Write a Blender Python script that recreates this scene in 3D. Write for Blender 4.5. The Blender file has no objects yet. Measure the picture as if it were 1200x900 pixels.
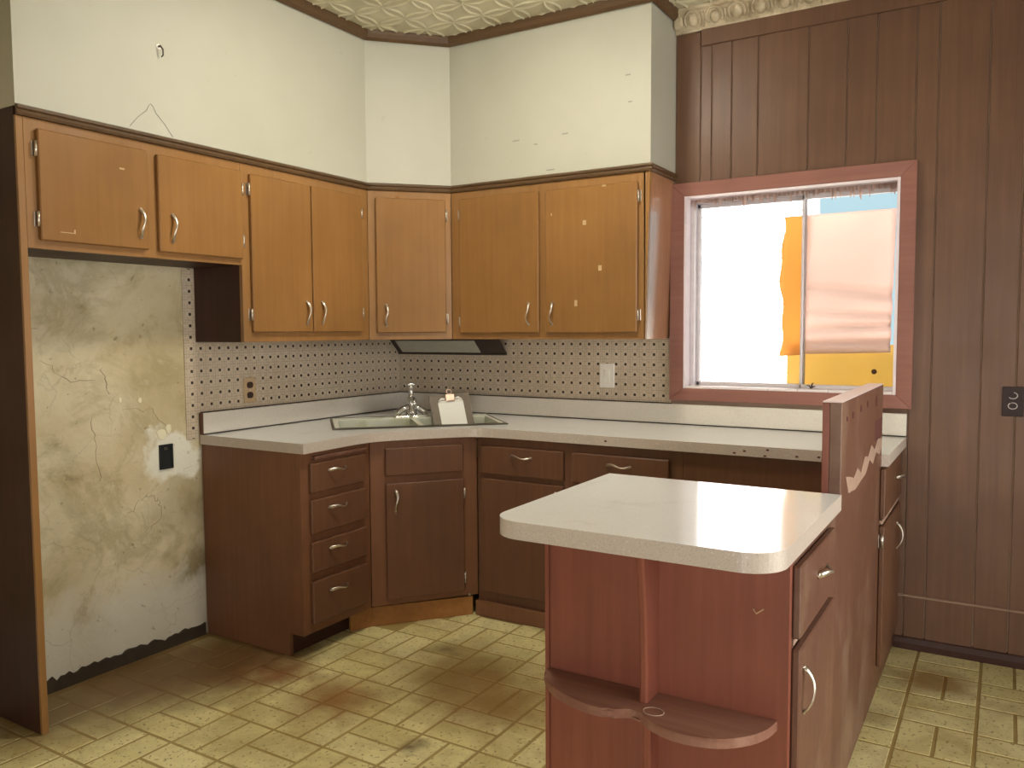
import bpy, bmesh, math, random
from mathutils import Vector, Matrix
random.seed(7)
SC = bpy.context.scene
COL = SC.collection
# ------------------------------------------------------------------ camera
CAM = Vector((3.1015, -3.8252, 1.3724)); YAW, PITCH, ROLL, FPX = 0.5447, -0.0650, -0.0058, 960.45
fwd = Vector((-math.sin(YAW)*math.cos(PITCH), math.cos(YAW)*math.cos(PITCH), math.sin(PITCH)))
rgt = Vector((math.cos(YAW), math.sin(YAW), 0)); upv = rgt.cross(fwd)
R2 = math.cos(ROLL)*rgt + math.sin(ROLL)*upv; U2 = -math.sin(ROLL)*rgt + math.cos(ROLL)*upv
cd = bpy.data.cameras.new('camera'); cam = bpy.data.objects.new('camera', cd); COL.objects.link(cam)
cam.matrix_world = Matrix((( R2.x, U2.x, -fwd.x, CAM.x), (R2.y, U2.y, -fwd.y, CAM.y), (R2.z, U2.z, -fwd.z, CAM.z), (0, 0, 0, 1)))
cd.sensor_fit = 'HORIZONTAL'; cd.sensor_width = 36; cd.lens = 36*FPX/1200; cd.clip_start = .05; cd.clip_end = 200
SC.camera = cam
def inview(p, m=30):
    q = Vector(p) - CAM; z = q.dot(fwd)
    if z < .1: return None
    u = 600 + FPX*q.dot(R2)/z; v = 450 - FPX*q.dot(U2)/z
    return -m < u < 1200+m and -m < v < 900+m
# ------------------------------------------------------------------ world, sun, added fill lights, exposure
w = bpy.data.worlds.new('sky'); SC.world = w; w.use_nodes = True
bg = w.node_tree.nodes['Background']; bg.inputs[0].default_value = (.62, .86, .95, 1); bg.inputs[1].default_value = 1.0
sd = bpy.data.lights.new('sun', 'SUN'); sd.energy = 48; sd.angle = .02; sd.color = (1, .93, .92)
sun = bpy.data.objects.new('sun', sd); COL.objects.link(sun); sun.location = (0, -6, 9)
sun.rotation_euler = Vector((.45, .6, -.66)).to_track_quat('-Z', 'Y').to_euler()
ad = bpy.data.lights.new('side_fill_light', 'AREA'); ad.shape = 'RECTANGLE'; ad.size = 1.7; ad.size_y = 1.8
ad.energy = 95; ad.color = (1, .93, .88)  # area lamp added as fill from the right, outside the view
al = bpy.data.objects.new('side_fill_light', ad); COL.objects.link(al); al.location = (4.98, -1.75, 1.3)
al.rotation_euler = Vector((-1, -.12, -.05)).to_track_quat('-Z', 'Y').to_euler()
bd = bpy.data.lights.new('rear_fill_light', 'AREA'); bd.shape = 'RECTANGLE'; bd.size = 1.1; bd.size_y = 1.95
bd.energy = 75; bd.color = (1, .94, .9)  # area lamp added behind the camera to lift camera-facing fronts
bl_ = bpy.data.objects.new('rear_fill_light', bd); COL.objects.link(bl_); bl_.location = (3.0, -5.68, 1.05)
bl_.rotation_euler = Vector((0, 1, 0)).to_track_quat('-Z', 'Y').to_euler()
LAMP_E = 92
SC.view_settings.view_transform = 'Standard'; SC.view_settings.look = 'None'
SC.view_settings.exposure = 0.0; SC.view_settings.gamma = 1; SC.view_settings.use_curve_mapping = False

# ------------------------------------------------------------------ materials
def srgb(r, g, b):
    f = lambda c: (c/255/12.92 if c/255 <= .04045 else ((c/255+.055)/1.055)**2.4)
    return (f(r), f(g), f(b), 1)
class NT:
    def __init__(s, name):
        s.m = bpy.data.materials.new(name); s.m.use_nodes = True; s.t = s.m.node_tree
        s.b = s.t.nodes['Principled BSDF']; s.out = s.t.nodes['Material Output']
        s.pos = s.n('ShaderNodeNewGeometry').outputs['Position']
    def n(s, typ, **kw):
        x = s.t.nodes.new(typ)
        for k, v in kw.items(): setattr(x, k, v)
        return x
    def l(s, a, b): s.t.links.new(a, b)
    def put(s, sock, v):
        if hasattr(v, 'is_output') or isinstance(v, bpy.types.NodeSocket): s.l(v, sock)
        else: sock.default_value = v
    def math(s, op, a, b=0.0, c=None, clamp=False):
        x = s.n('ShaderNodeMath', operation=op, use_clamp=clamp); s.put(x.inputs[0], a); s.put(x.inputs[1], b)
        if c is not None: s.put(x.inputs[2], c)
        return x.outputs[0]
    def mapv(s, sc, loc=(0, 0, 0), rot=(0, 0, 0)):
        x = s.n('ShaderNodeMapping'); s.l(s.pos, x.inputs[0]); x.inputs['Scale'].default_value = sc
        x.inputs['Location'].default_value = loc; x.inputs['Rotation'].default_value = rot; return x.outputs[0]
    def noise(s, sc, vec=None, det=4, rough=.55, dist=0):
        x = s.n('ShaderNodeTexNoise'); s.l(vec if vec is not None else s.pos, x.inputs['Vector'])
        x.inputs['Scale'].default_value = sc; x.inputs['Detail'].default_value = det
        x.inputs['Roughness'].default_value = rough; x.inputs['Distortion'].default_value = dist; return x.outputs[0]
    def ramp(s, fac, stops):
        x = s.n('ShaderNodeValToRGB'); s.l(fac, x.inputs[0]); e = x.color_ramp.elements
        while len(e) < len(stops): e.new(.5)
        for el, (p, c) in zip(e, stops): el.position = p; el.color = c if len(c) == 4 else (*c, 1)
        return x.outputs[0]
    def step(s, fac, a, b): return s.ramp(fac, [(a, (0, 0, 0)), (b, (1, 1, 1))])
    def mix(s, f, a, b, mode='MIX'):
        x = s.n('ShaderNodeMixRGB', blend_type=mode); s.put(x.inputs[0], f); s.put(x.inputs[1], a); s.put(x.inputs[2], b); return x.outputs[0]
    def sep(s):
        x = s.n('ShaderNodeSeparateXYZ'); s.l(s.pos, x.inputs[0]); return x.outputs
    def near(s, p, r0, r1, wob=.0, wsc=6):
        """soft blob mask around a fixed place (a stain with its own shape)"""
        d = s.n('ShaderNodeVectorMath', operation='DISTANCE'); s.l(s.pos, d.inputs[0]); d.inputs[1].default_value = p
        v = d.outputs['Value']
        if wob: v = s.math('ADD', v, s.math('MULTIPLY', s.math('SUBTRACT', s.noise(wsc), .5), wob))
        x = s.n('ShaderNodeMapRange'); s.l(v, x.inputs[0]); x.inputs[1].default_value = r0; x.inputs[2].default_value = r1
        x.inputs[3].default_value = 1; x.inputs[4].default_value = 0; return x.outputs[0]
    def bump(s, h, st=.3, dist=.01):
        x = s.n('ShaderNodeBump'); x.inputs['Strength'].default_value = st; x.inputs['Distance'].default_value = dist
        s.l(h, x.inputs['Height']); s.l(x.outputs[0], s.b.inputs['Normal'])
    def fin(s, col, rough=.5, metal=0, spec=.5):
        s.put(s.b.inputs['Base Color'], col); s.put(s.b.inputs['Roughness'], rough); s.b.inputs['Metallic'].default_value = metal
        s.b.inputs['Specular IOR Level'].default_value = spec
        return s.m
def flat(name, c, rough=.5, metal=0, var=.12):
    t = NT(name); n = t.noise(30)
    col = t.mix(n, tuple(x*(1-var) for x in c[:3])+(1,), tuple(min(1, x*(1+var)) for x in c[:3])+(1,))
    return t.fin(col, rough, metal)
def wood(name, a, b, rough=.42, grime=None, gamt=.5, axis='z', spec=.3):
    t = NT(name)
    sc = {'z': (26, 26, 1.1), 'x': (1.1, 26, 26), 'y': (26, 1.1, 26)}[axis]
    g = t.noise(1.6, t.mapv(sc), 5, .6, .3); bl = t.noise(2.2, None, 3)
    col = t.ramp(g, [(.3, a), (.72, b)])
    col = t.mix(t.math('MULTIPLY', t.step(bl, .35, .7), .45), col, tuple(x*.68 for x in a[:3])+(1,))
    if grime:
        gm = t.step(t.noise(3.3, t.mapv((1, 1, .7), (3, 1, 2)), 6, .62), .52, .72)
        col = t.mix(t.math('MULTIPLY', gm, gamt), col, grime)
    r = t.math('ADD', t.math('MULTIPLY', t.noise(5), .25), rough-.12)
    t.bump(g, .08, .003)
    return t.fin(col, r, 0, spec)
M = {}
M['upper'] = wood('honey_wood', srgb(144, 102, 57), srgb(158, 114, 66), .32, srgb(122, 90, 55), .4, spec=.5)
M['upperd'] = wood('honey_wood_door', srgb(140, 98, 53), srgb(151, 108, 60), .36, srgb(120, 86, 50), .45)
M['upperg'] = wood('glare_honey_wood', srgb(158, 110, 76), srgb(176, 128, 94), .2, None, 0, spec=.8)  # lighter copy of the honey wood; window glare put into the colour
M['upperg'].node_tree.nodes['Principled BSDF'].inputs['Coat Weight'].default_value = 1.0; M['upperg'].node_tree.nodes['Principled BSDF'].inputs['Coat Roughness'].default_value = .16
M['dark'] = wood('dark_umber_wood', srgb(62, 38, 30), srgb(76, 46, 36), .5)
M['base'] = wood('shaded_base_wood', srgb(116, 77, 53), srgb(130, 88, 62), .42, srgb(92, 63, 48), .4)  # likely the wall-cabinet finish; weaker light below is put into the colour
M['based'] = wood('shaded_base_front', srgb(102, 69, 50), srgb(116, 80, 57), .4, srgb(84, 60, 47), .4)  # base fronts, with the same dimmer light painted in
M['kick'] = wood('tan_kick_board', srgb(150, 100, 52), srgb(170, 118, 64), .5, srgb(96, 60, 36), .5, 'x')
M['pen'] = wood('mahogany_wood', srgb(130, 74, 58), srgb(146, 86, 68), .35, srgb(116, 74, 60), .4)
M['pens'] = wood('scuffed_mahogany_wood', srgb(102, 68, 53), srgb(116, 80, 63), .45, srgb(150, 126, 104), .5, spec=.3)
M['dust'] = wood('dusty_shelf_wood', srgb(128, 84, 68), srgb(150, 108, 90), .55, srgb(178, 146, 126), .6, 'x')
M['plank'] = wood('brown_wall_panel', srgb(106, 76, 58), srgb(122, 89, 67), .4, srgb(92, 66, 52), .4)
M['trimw'] = wood('window_casing_wood', srgb(146, 98, 86), srgb(160, 110, 96), .4, srgb(126, 86, 78), .4, 'x')
M['mould'] = wood('dark_moulding_wood', srgb(86, 64, 44), srgb(104, 78, 50), .4, None, 0, 'x')
M['groove'] = flat('worn_groove', srgb(158, 130, 110), .7)
M['metal'] = flat('brushed_steel', srgb(214, 204, 190), .28, .9, .06)
M['chrome'] = flat('chrome', srgb(206, 202, 196), .26, .9, .05)
M['darkmetal'] = flat('dull_dark_metal', srgb(92, 84, 74), .4, .7)
M['gap'] = flat('dark_caulk', srgb(62, 50, 42), .8)
M['black'] = flat('black_plastic', srgb(22, 26, 26), .5)
M['ivory'] = flat('ivory_plastic', srgb(240, 234, 222), .35, 0, .04)
M['tanplate'] = flat('tan_plate', srgb(190, 162, 124), .45)
M['brownplate'] = flat('brown_plate', srgb(52, 36, 36), .7)
M['rimglint'] = flat('rim_glint_grey', srgb(196, 186, 182), .4)  # pale arcs that paint the highlight on the outlet's socket rims
M['paper'] = flat('white_paper', srgb(238, 236, 226), .8, 0, .02)
M['clipboard'] = flat('grey_brown_hardboard', srgb(112, 98, 82), .55)
M['clip'] = flat('rosy_steel_clip', srgb(226, 196, 178), .3, .6)
M['alu'] = flat('aluminium_sash', srgb(214, 206, 208), .4, .3)
M['reveal'] = flat('painted_reveal', srgb(232, 218, 222), .55, 0, .05)
M['silltile'] = flat('white_sill_tile', srgb(235, 222, 222), .3, 0, .05)
M['siding'] = flat('white_siding', srgb(240, 232, 236), .7, 0, .03)
M['ground'] = flat('pale_yard', srgb(170, 164, 150), .9, 0, .2)
M['roomwall'] = flat('cream_room_wall', srgb(205, 190, 165), .7, 0, .05)
M['plateresidue'] = flat('pale_glue_residue', srgb(162, 132, 113), .7, 0, .25)
M['darkmark'] = flat('dark_mark', srgb(92, 50, 42), .7)
M['wax'] = flat('pale_scuff', srgb(186, 156, 116), .7)
M['chipgrey'] = flat('grey_chip', srgb(150, 146, 132), .7)
M['flake'] = flat('cream_flake', srgb(228, 220, 190), .6)
M['bboard'] = flat('blackened_wood', srgb(58, 46, 34), .8, 0, .3)
def soffit():
    t = NT('soffit_paint'); n = t.noise(1.6, None, 3); f = t.noise(60, None, 2)
    col = t.mix(t.step(n, .3, .75), srgb(178, 175, 158), srgb(188, 184, 168))
    sp = t.step(t.noise(22, None, 2, .4), .74, .76); col = t.mix(t.math('MULTIPLY', sp, .35), col, srgb(170, 160, 140))
    t.bump(f, .05, .002); return t.fin(col, .5, 0, .35)
M['soffit'] = soffit()
def tin():
    t = NT('tin_paint'); n = t.noise(3, None, 4)
    return t.fin(t.mix(t.step(n, .35, .7), srgb(190, 182, 150), srgb(212, 204, 174)), .32)
M['tin'] = tin()
def crown():
    t = NT('crown_paint'); n = t.noise(12, None, 5, .65)
    return t.fin(t.mix(t.step(n, .4, .65), srgb(168, 150, 120), srgb(212, 196, 166)), .5)
M['crown'] = crown()
def plaster():
    t = NT('stained_plaster')
    n1 = t.noise(1.7, None, 7, .62, .5); n2 = t.noise(6.0, None, 9, .7, .7); n3 = t.noise(38, None, 5, .6); n4 = t.noise(2.6, t.mapv((1, 1, 1), (4.2, 7.7, 1.3)), 8, .66, .8)
    z = t.sep()[2]
    col = t.ramp(n1, [(.30, srgb(176, 160, 122)), (.45, srgb(202, 186, 150)), (.58, srgb(214, 202, 172)), (.74, srgb(190, 174, 136))])
    col = t.mix(t.math('MULTIPLY', t.step(n4, .50, .60), .55), col, srgb(160, 146, 106))
    col = t.mix(t.math('MULTIPLY', t.step(n4, .60, .66), .45), col, srgb(224, 216, 190))
    col = t.mix(t.math('MULTIPLY', t.step(n2, .56, .66), .4), col, srgb(150, 130, 88))
    col = t.mix(t.math('MULTIPLY', t.step(n2, .65, .78), .6), col, srgb(104, 86, 56))
    # darker khaki patches near the tile edge and by the cabinet end
    col = t.mix(t.math('MULTIPLY', t.near((0, -1.56, 1.12), .05, .34, .30, 4), .55), col, srgb(168, 152, 112))
    col = t.mix(t.math('MULTIPLY', t.near((0, -1.47, .62), .02, .22, .25, 5), .75), col, srgb(140, 126, 92))
    col = t.mix(t.math('MULTIPLY', t.near((0, -1.44, .30), .02, .20, .25, 7), .7), col, srgb(112, 94, 62))
    # white repair plaster round the open box and a paler skim near the floor
    col = t.mix(t.near((0, -1.555, .84), .10, .14, .26, 8), col, srgb(228, 224, 208))
    x = t.n('ShaderNodeMapRange'); t.l(t.math('ADD', z, t.math('MULTIPLY', n4, .7)), x.inputs[0]); x.inputs[1].default_value = .58; x.inputs[2].default_value = .74; x.inputs[3].default_value = .8; x.inputs[4].default_value = 0
    col = t.mix(x.outputs[0], col, srgb(212, 208, 196))
    # crazing
    v = t.n('ShaderNodeTexVoronoi', feature='DISTANCE_TO_EDGE'); v.inputs['Scale'].default_value = 2.6
    ad_ = t.n('ShaderNodeVectorMath', operation='ADD'); t.l(t.pos, ad_.inputs[0])
    nz = t.n('ShaderNodeTexNoise'); t.l(t.pos, nz.inputs['Vector']); nz.inputs['Scale'].default_value = 5; nz.inputs['Detail'].default_value = 6
    sc_ = t.n('ShaderNodeVectorMath', operation='SCALE'); t.l(nz.outputs['Color'], sc_.inputs[0]); sc_.inputs['Scale'].default_value = .35
    t.l(sc_.outputs[0], ad_.inputs[1]); t.l(ad_.outputs[0], v.inputs['Vector'])
    cr = t.math('MULTIPLY', t.ramp(v.outputs['Distance'], [(.0, (1, 1, 1)), (.012, (0, 0, 0))]), t.step(n1, .46, .6))
    col = t.mix(t.math('MULTIPLY', cr, .22), col, srgb(130, 112, 80))
    flecks = t.step(t.noise(24, None, 4, .6), .66, .69); col = t.mix(t.math('MULTIPLY', flecks, .5), col, srgb(120, 100, 70))
    h = t.math('ADD', n2, t.math('MULTIPLY', n3, .15)); h = t.math('SUBTRACT', h, t.math('MULTIPLY', cr, .3))
    t.bump(h, .35, .012); return t.fin(col, .6, 0, .3)
M['plaster'] = plaster()
def tileboard(name, base1, base2):
    t = NT(name); X, Y, Z = t.sep(); P = .0505
    s = t.math('DIVIDE', t.math('SUBTRACT', t.math('SUBTRACT', X, Y), 1.411), P); q = t.math('DIVIDE', t.math('SUBTRACT', Z, 1.301), P)
    fr = lambda a: t.math('ABSOLUTE', t.math('SUBTRACT', t.math('FRACT', t.math('ADD', a, .5)), .5))
    ds, dq = fr(s), fr(q)
    dot = t.math('LESS_THAN', t.math('MAXIMUM', ds, dq), .125)
    n = t.noise(4, None, 4); f = t.noise(90, None, 3)
    col = t.mix(t.step(n, .35, .7), base1, base2)
    # joints of the little tiles: half-pitch lines plus short bars
    ln = t.math('LESS_THAN', t.math('MINIMUM', t.math('ABSOLUTE', t.math('SUBTRACT', ds, .5)), t.math('ABSOLUTE', t.math('SUBTRACT', dq, .5))), .035)
    l2 = t.math('MULTIPLY', t.math('LESS_THAN', t.math('ABSOLUTE', t.math('SUBTRACT', ds, .25)), .03), t.math('GREATER_THAN', dq, .2))
    l3 = t.math('MULTIPLY', t.math('LESS_THAN', t.math('ABSOLUTE', t.math('SUBTRACT', dq, .25)), .03), t.math('GREATER_THAN', ds, .2))
    li = t.math('MAXIMUM', ln, t.math('MAXIMUM', l2, l3))
    col = t.mix(t.math('MULTIPLY', li, .38), col, srgb(128, 104, 84))
    col = t.mix(t.math('MULTIPLY', t.step(f, .45, .62), .25), col, srgb(226, 210, 186))
    col = t.mix(dot, col, srgb(44, 28, 22))
    t.bump(t.math('SUBTRACT', 1.0, t.math('MAXIMUM', li, dot)), .3, .004)
    return t.fin(col, .35)
M['tile'] = tileboard('dotted_tileboard', srgb(192, 174, 150), srgb(204, 188, 166))
def laminate(name, c, sp, rough):
    t = NT(name); f = t.noise(330, None, 2, .5); g = t.noise(140, None, 2)
    col = t.mix(t.math('MULTIPLY', t.step(f, .56, .66), .4), c, sp)
    col = t.mix(t.math('MULTIPLY', t.step(g, .62, .7), .3), col, (.9, .88, .82, 1))
    st = t.step(t.noise(4.2, None, 6, .65), .58, .74); col = t.mix(t.math('MULTIPLY', st, .25), col, srgb(170, 150, 120))
    return t.fin(col, t.math('ADD', t.math('MULTIPLY', t.noise(6), .06), rough-.03))
M['lam'] = laminate('white_fleck_laminate', srgb(224, 225, 223), srgb(198, 192, 182), .13)
M['lamedge'] = laminate('fleck_laminate_edge', srgb(194, 180, 167), srgb(144, 124, 108), .35)  # dirtier beige edge, with the dimmer facing also painted into the colour
M['lamsp'] = laminate('fleck_laminate_splash', srgb(222, 214, 202), srgb(190, 176, 160), .3)
def enamel():
    t = NT('stained_enamel'); n = t.noise(9, None, 5)
    return t.fin(t.mix(t.step(n, .5, .75), srgb(240, 240, 222), srgb(206, 202, 156)), .2)
M['enamel'] = enamel()
def brick():
    t = NT('vinyl_brick'); oi = t.n('ShaderNodeObjectInfo').outputs['Random']
    col = t.mix(oi, srgb(212, 200, 142), srgb(228, 218, 166))
    col = t.mix(t.math('MULTIPLY', t.step(t.noise(8, None, 6, .7), .45, .7), .3), col, srgb(196, 180, 108))
    pits = t.step(t.noise(70, None, 3, .6), .60, .64); col = t.mix(t.math('MULTIPLY', pits, .75), col, srgb(118, 96, 52))
    col = floor_grime(t, col)
    t.bump(t.math('SUBTRACT', 1.0, pits), .2, .003); return t.fin(col, t.math('ADD', .3, t.math('MULTIPLY', t.noise(5), .3)))
def floor_grime(t, col):
    n = t.noise(3.2, None, 7, .68, .5)
    a = t.math('MULTIPLY', t.step(n, .46, .70), .62); col = t.mix(a, col, srgb(140, 112, 54))
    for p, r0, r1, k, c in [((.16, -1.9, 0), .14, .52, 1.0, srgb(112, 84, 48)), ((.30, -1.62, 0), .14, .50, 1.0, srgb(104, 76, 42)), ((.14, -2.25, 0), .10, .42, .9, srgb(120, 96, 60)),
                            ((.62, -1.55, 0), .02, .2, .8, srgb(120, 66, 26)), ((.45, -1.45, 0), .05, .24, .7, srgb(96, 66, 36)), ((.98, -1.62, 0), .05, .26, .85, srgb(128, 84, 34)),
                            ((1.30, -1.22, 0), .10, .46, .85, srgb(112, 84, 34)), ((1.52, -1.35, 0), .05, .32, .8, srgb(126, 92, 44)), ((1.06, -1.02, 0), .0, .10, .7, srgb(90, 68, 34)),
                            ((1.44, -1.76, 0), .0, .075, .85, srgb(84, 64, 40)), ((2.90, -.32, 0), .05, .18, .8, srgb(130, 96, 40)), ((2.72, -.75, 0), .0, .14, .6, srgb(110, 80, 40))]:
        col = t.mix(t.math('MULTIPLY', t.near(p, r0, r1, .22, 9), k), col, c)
    return col
M['brick'] = brick()
def mortar():
    t = NT('vinyl_mortar'); col = t.mix(t.step(t.noise(7, None, 5), .35, .7), srgb(152, 130, 76), srgb(172, 150, 94))
    return t.fin(floor_grime(t, col), .55)
M['mortar'] = mortar()
def sheet(name, c, trans, crease=True, tc=None):
    t = NT(name); n = t.noise(3, None, 5)
    col = t.mix(t.step(n, .3, .75), tuple(x*.86 for x in c[:3])+(1,), c)
    d = t.n('ShaderNodeBsdfDiffuse'); tr = t.n('ShaderNodeBsdfTranslucent'); mx = t.n('ShaderNodeMixShader')
    t.l(col, d.inputs[0]); t.put(tr.inputs[0], tc if tc else col); mx.inputs[0].default_value = trans
    t.l(d.outputs[0], mx.inputs[1]); t.l(tr.outputs[0], mx.inputs[2]); t.l(mx.outputs[0], t.out.inputs[0]); return t.m
M['pink'] = sheet('pink_paper_sheet', srgb(250, 232, 222), .68)
M['orange'] = sheet('orange_backing_sheet', srgb(248, 204, 130), .6)
M['yboard'] = sheet('yellow_board', srgb(246, 222, 150), .5)
M['rag'] = sheet('torn_paper_fringe', srgb(226, 204, 194), .45)
def glass(name, tint):
    t = NT(name); t.t.nodes.remove(t.b)
    tr = t.n('ShaderNodeBsdfTransparent'); tr.inputs[0].default_value = tint; g = t.n('ShaderNodeBsdfGlossy'); g.inputs['Roughness'].default_value = .02
    fz = t.n('ShaderNodeFresnel'); fz.inputs[0].default_value = 1.45; mx = t.n('ShaderNodeMixShader')
    dirt = t.math('ADD', fz.outputs[0], t.math('MULTIPLY', t.noise(6), .02))
    t.l(dirt, mx.inputs[0]); t.l(tr.outputs[0], mx.inputs[1]); t.l(g.outputs[0], mx.inputs[2]); t.l(mx.outputs[0], t.out.inputs[0]); return t.m
M['glass'] = glass('window_glass', (.96, .98, .98, 1))
def emis(name, c, st):
    t = NT(name); t.b.inputs['Base Color'].default_value = (.9, .9, .85, 1); t.b.inputs['Emission Color'].default_value = c; t.b.inputs['Emission Strength'].default_value = st; return t.m

# ------------------------------------------------------------------ mesh helpers
def BM(): return bmesh.new()
def bevel_new(bm, verts, bev, seg=1):
    if bev > 0:
        es = {e for v in verts for e in v.link_edges}
        bmesh.ops.bevel(bm, geom=list(es), offset=bev, segments=seg, affect='EDGES', profile=.5)
def hexa(bm, pts, bev=0, mi=0):
    vs = [bm.verts.new(p) for p in pts]
    for f in ((0, 3, 2, 1), (4, 5, 6, 7), (0, 1, 5, 4), (1, 2, 6, 5), (2, 3, 7, 6), (3, 0, 4, 7)):
        bm.faces.new([vs[i] for i in f]).material_index = mi
    bevel_new(bm, vs, bev); return vs
def box(bm, x0, x1, y0, y1, z0, z1, bev=0, mi=0):
    return hexa(bm, [(x0, y0, z0), (x1, y0, z0), (x1, y1, z0), (x0, y1, z0), (x0, y0, z1), (x1, y0, z1), (x1, y1, z1), (x0, y1, z1)], bev, mi)
class Frame:
    """local frame of a cabinet face: s along the face, d out of it, z up"""
    def __init__(s, o, t, n): s.o, s.t, s.n = Vector((*o, 0)), Vector((*t, 0)).normalized(), Vector((*n, 0)).normalized()
    def p(s, a, d, z): return s.o + s.t*a + s.n*d + Vector((0, 0, z))
    def box(s, bm, a0, a1, d0, d1, z0, z1, bev=0):
        P = s.p
        return hexa(bm, [P(a0, d1, z0), P(a1, d1, z0), P(a1, d0, z0), P(a0, d0, z0), P(a0, d1, z1), P(a1, d1, z1), P(a1, d0, z1), P(a0, d0, z1)], bev)
def prism(bm, poly, z0, z1, mi=0):
    lo = [bm.verts.new((x, y, z0)) for x, y in poly]; hi = [bm.verts.new((x, y, z1)) for x, y in poly]
    bm.faces.new(lo[::-1]).material_index = mi; bm.faces.new(hi).material_index = mi
    for i in range(len(poly)):
        j = (i+1) % len(poly); bm.faces.new((lo[i], lo[j], hi[j], hi[i])).material_index = mi
    return lo+hi
def tube(bm, pts, rad, seg=8, flatn=None, flatk=1.0, cap=True):
    """swept tube; rad number or list; flatn: direction along which the section is squashed by flatk"""
    pts = [Vector(p) for p in pts]; n = len(pts); rings = []
    up = None
    for i, p in enumerate(pts):
        t = (pts[min(i+1, n-1)] - pts[max(i-1, 0)]).normalized()
        if up is None:
            up = Vector((0, 0, 1)) if abs(t.z) < .9 else Vector((1, 0, 0))
            if flatn is not None: up = Vector(flatn)
        a = (up - t*up.dot(t)).normalized(); b = t.cross(a); up = a
        r = rad[i] if isinstance(rad, (list, tuple)) else rad
        rings.append([bm.verts.new(p + a*math.cos(2*math.pi*k/seg)*r*flatk + b*math.sin(2*math.pi*k/seg)*r) for k in range(seg)])
    for i in range(n-1):
        for k in range(seg):
            f = bm.faces.new((rings[i][k], rings[i][(k+1) % seg], rings[i+1][(k+1) % seg], rings[i+1][k])); f.smooth = True
    if cap: bm.faces.new(rings[0][::-1]); bm.faces.new(rings[-1])
def lathe(bm, prof, c, seg=20):
    rings = []
    for r, z in prof:
        rings.append([bm.verts.new((c[0]+r*math.cos(2*math.pi*k/seg), c[1]+r*math.sin(2*math.pi*k/seg), c[2]+z)) for k in range(seg)])
    for a, b in zip(rings, rings[1:]):
        for k in range(seg): bm.faces.new((a[k], a[(k+1) % seg], b[(k+1) % seg], b[k])).smooth = True
    bm.faces.new(rings[0][::-1]); bm.faces.new(rings[-1])
def sweep(bm, path, prof):
    """mitred moulding along a plan path; prof = closed list of (out, z), out to the right of travel"""
    n = len(path); rings = []
    for i in range(n):
        p = Vector(path[i]); d0 = (p-Vector(path[i-1])).normalized() if i else None; d1 = (Vector(path[i+1])-p).normalized() if i < n-1 else None
        d0 = d0 or d1; d1 = d1 or d0
        n0, n1 = Vector((d0.y, -d0.x)), Vector((d1.y, -d1.x)); m = (n0+n1); m = m/m.dot(n0) if m.length > 1e-6 else n0
        rings.append([bm.verts.new((p.x+m.x*o, p.y+m.y*o, z)) for o, z in prof])
    k = len(prof)
    for a, b in zip(rings, rings[1:]):
        for j in range(k): bm.faces.new((a[j], a[(j+1) % k], b[(j+1) % k], b[j]))
    bm.faces.new(rings[0][::-1]); bm.faces.new(rings[-1])
def slab(outer, holes, z0, z1):
    """flat slab with holes; sides get material slot 1"""
    bm = BM(); es = []
    for lp in [outer]+holes:
        vs = [bm.verts.new((x, y, z1)) for x, y in lp]
        es += [bm.edges.new((vs[i], vs[(i+1) % len(vs)])) for i in range(len(vs))]
    bmesh.ops.triangle_fill(bm, use_beauty=True, use_dissolve=False, edges=es)
    bmesh.ops.recalc_face_normals(bm, faces=bm.faces[:])
    if sum(f.normal.z for f in bm.faces) < 0: bmesh.ops.reverse_faces(bm, faces=bm.faces[:])
    top = bm.faces[:]
    r = bmesh.ops.extrude_face_region(bm, geom=top, use_keep_orig=True)
    vs = [g for g in r['geom'] if isinstance(g, bmesh.types.BMVert)]
    bmesh.ops.translate(bm, vec=(0, 0, z0-z1), verts=vs)
    bmesh.ops.recalc_face_normals(bm, faces=bm.faces[:])
    for f in bm.faces:
        if abs(f.normal.z) < .5: f.material_index = 1
    return bm
def finish(bm):
    me = bpy.data.meshes.new('m'); bmesh.ops.recalc_face_normals(bm, faces=bm.faces[:]); bm.to_mesh(me); bm.free(); return me
def link(name, me, mats, parent=None):
    o = bpy.data.objects.new(name, me); COL.objects.link(o)
    if mats is not None and not me.materials:
        for m in (mats if isinstance(mats, (list, tuple)) else [mats]): me.materials.append(M[m] if isinstance(m, str) else m)
    if parent is not None:
        o.parent = parent; o.matrix_parent_inverse = parent['_pm'] if False else Matrix.Translation(-PLOC.get(parent.name, Vector((0, 0, 0))))
    return o
PLOC = {}
def obj(name, bm, mats, parent=None): 
    me = finish(bm); o = link(name, me, mats, parent); me.name = o.name; return o
def thing(name, label, cat, loc=(0, 0, 0), group=None):
    o = bpy.data.objects.new(name, None); COL.objects.link(o); o.location = loc; o.empty_display_size = .1
    PLOC[o.name] = Vector(loc); return tag(o, label, cat, group)
def tag(o, label, cat=None, group=None, kind=None):
    o['label'] = label
    if cat: o['category'] = cat
    if group: o['group'] = group
    if kind: o['kind'] = kind
    return o
def struct(name, bm, mats, label=None, parent=None):
    o = obj(name, bm, mats, parent)
    if parent is None: o['kind'] = 'structure'
    if label: o['label'] = label
    return o
# ------------------------------------------------------------------ key dimensions (metres, corner of the two kitchen walls at the origin)
ZC, TC = .914, .042
DU, ZUB, ZUT, ZFB, ZTR, ZCE = .3203, 1.33, 2.1132, 1.655, 2.8126, 2.86
YE, YT, A1, A2, XUE = -2.338, -1.430, -.631, .616, 1.703
XF = 2.708
RX, RY = 4.7, -5.4
# ------------------------------------------------------------------ room shell
bm = BM(); box(bm, -.15, RX+.15, RY-.15, .15, -.12, 0); floor = struct('floor', bm, 'mortar', 'yellow brick-pattern vinyl floor, stained brown in places')
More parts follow.
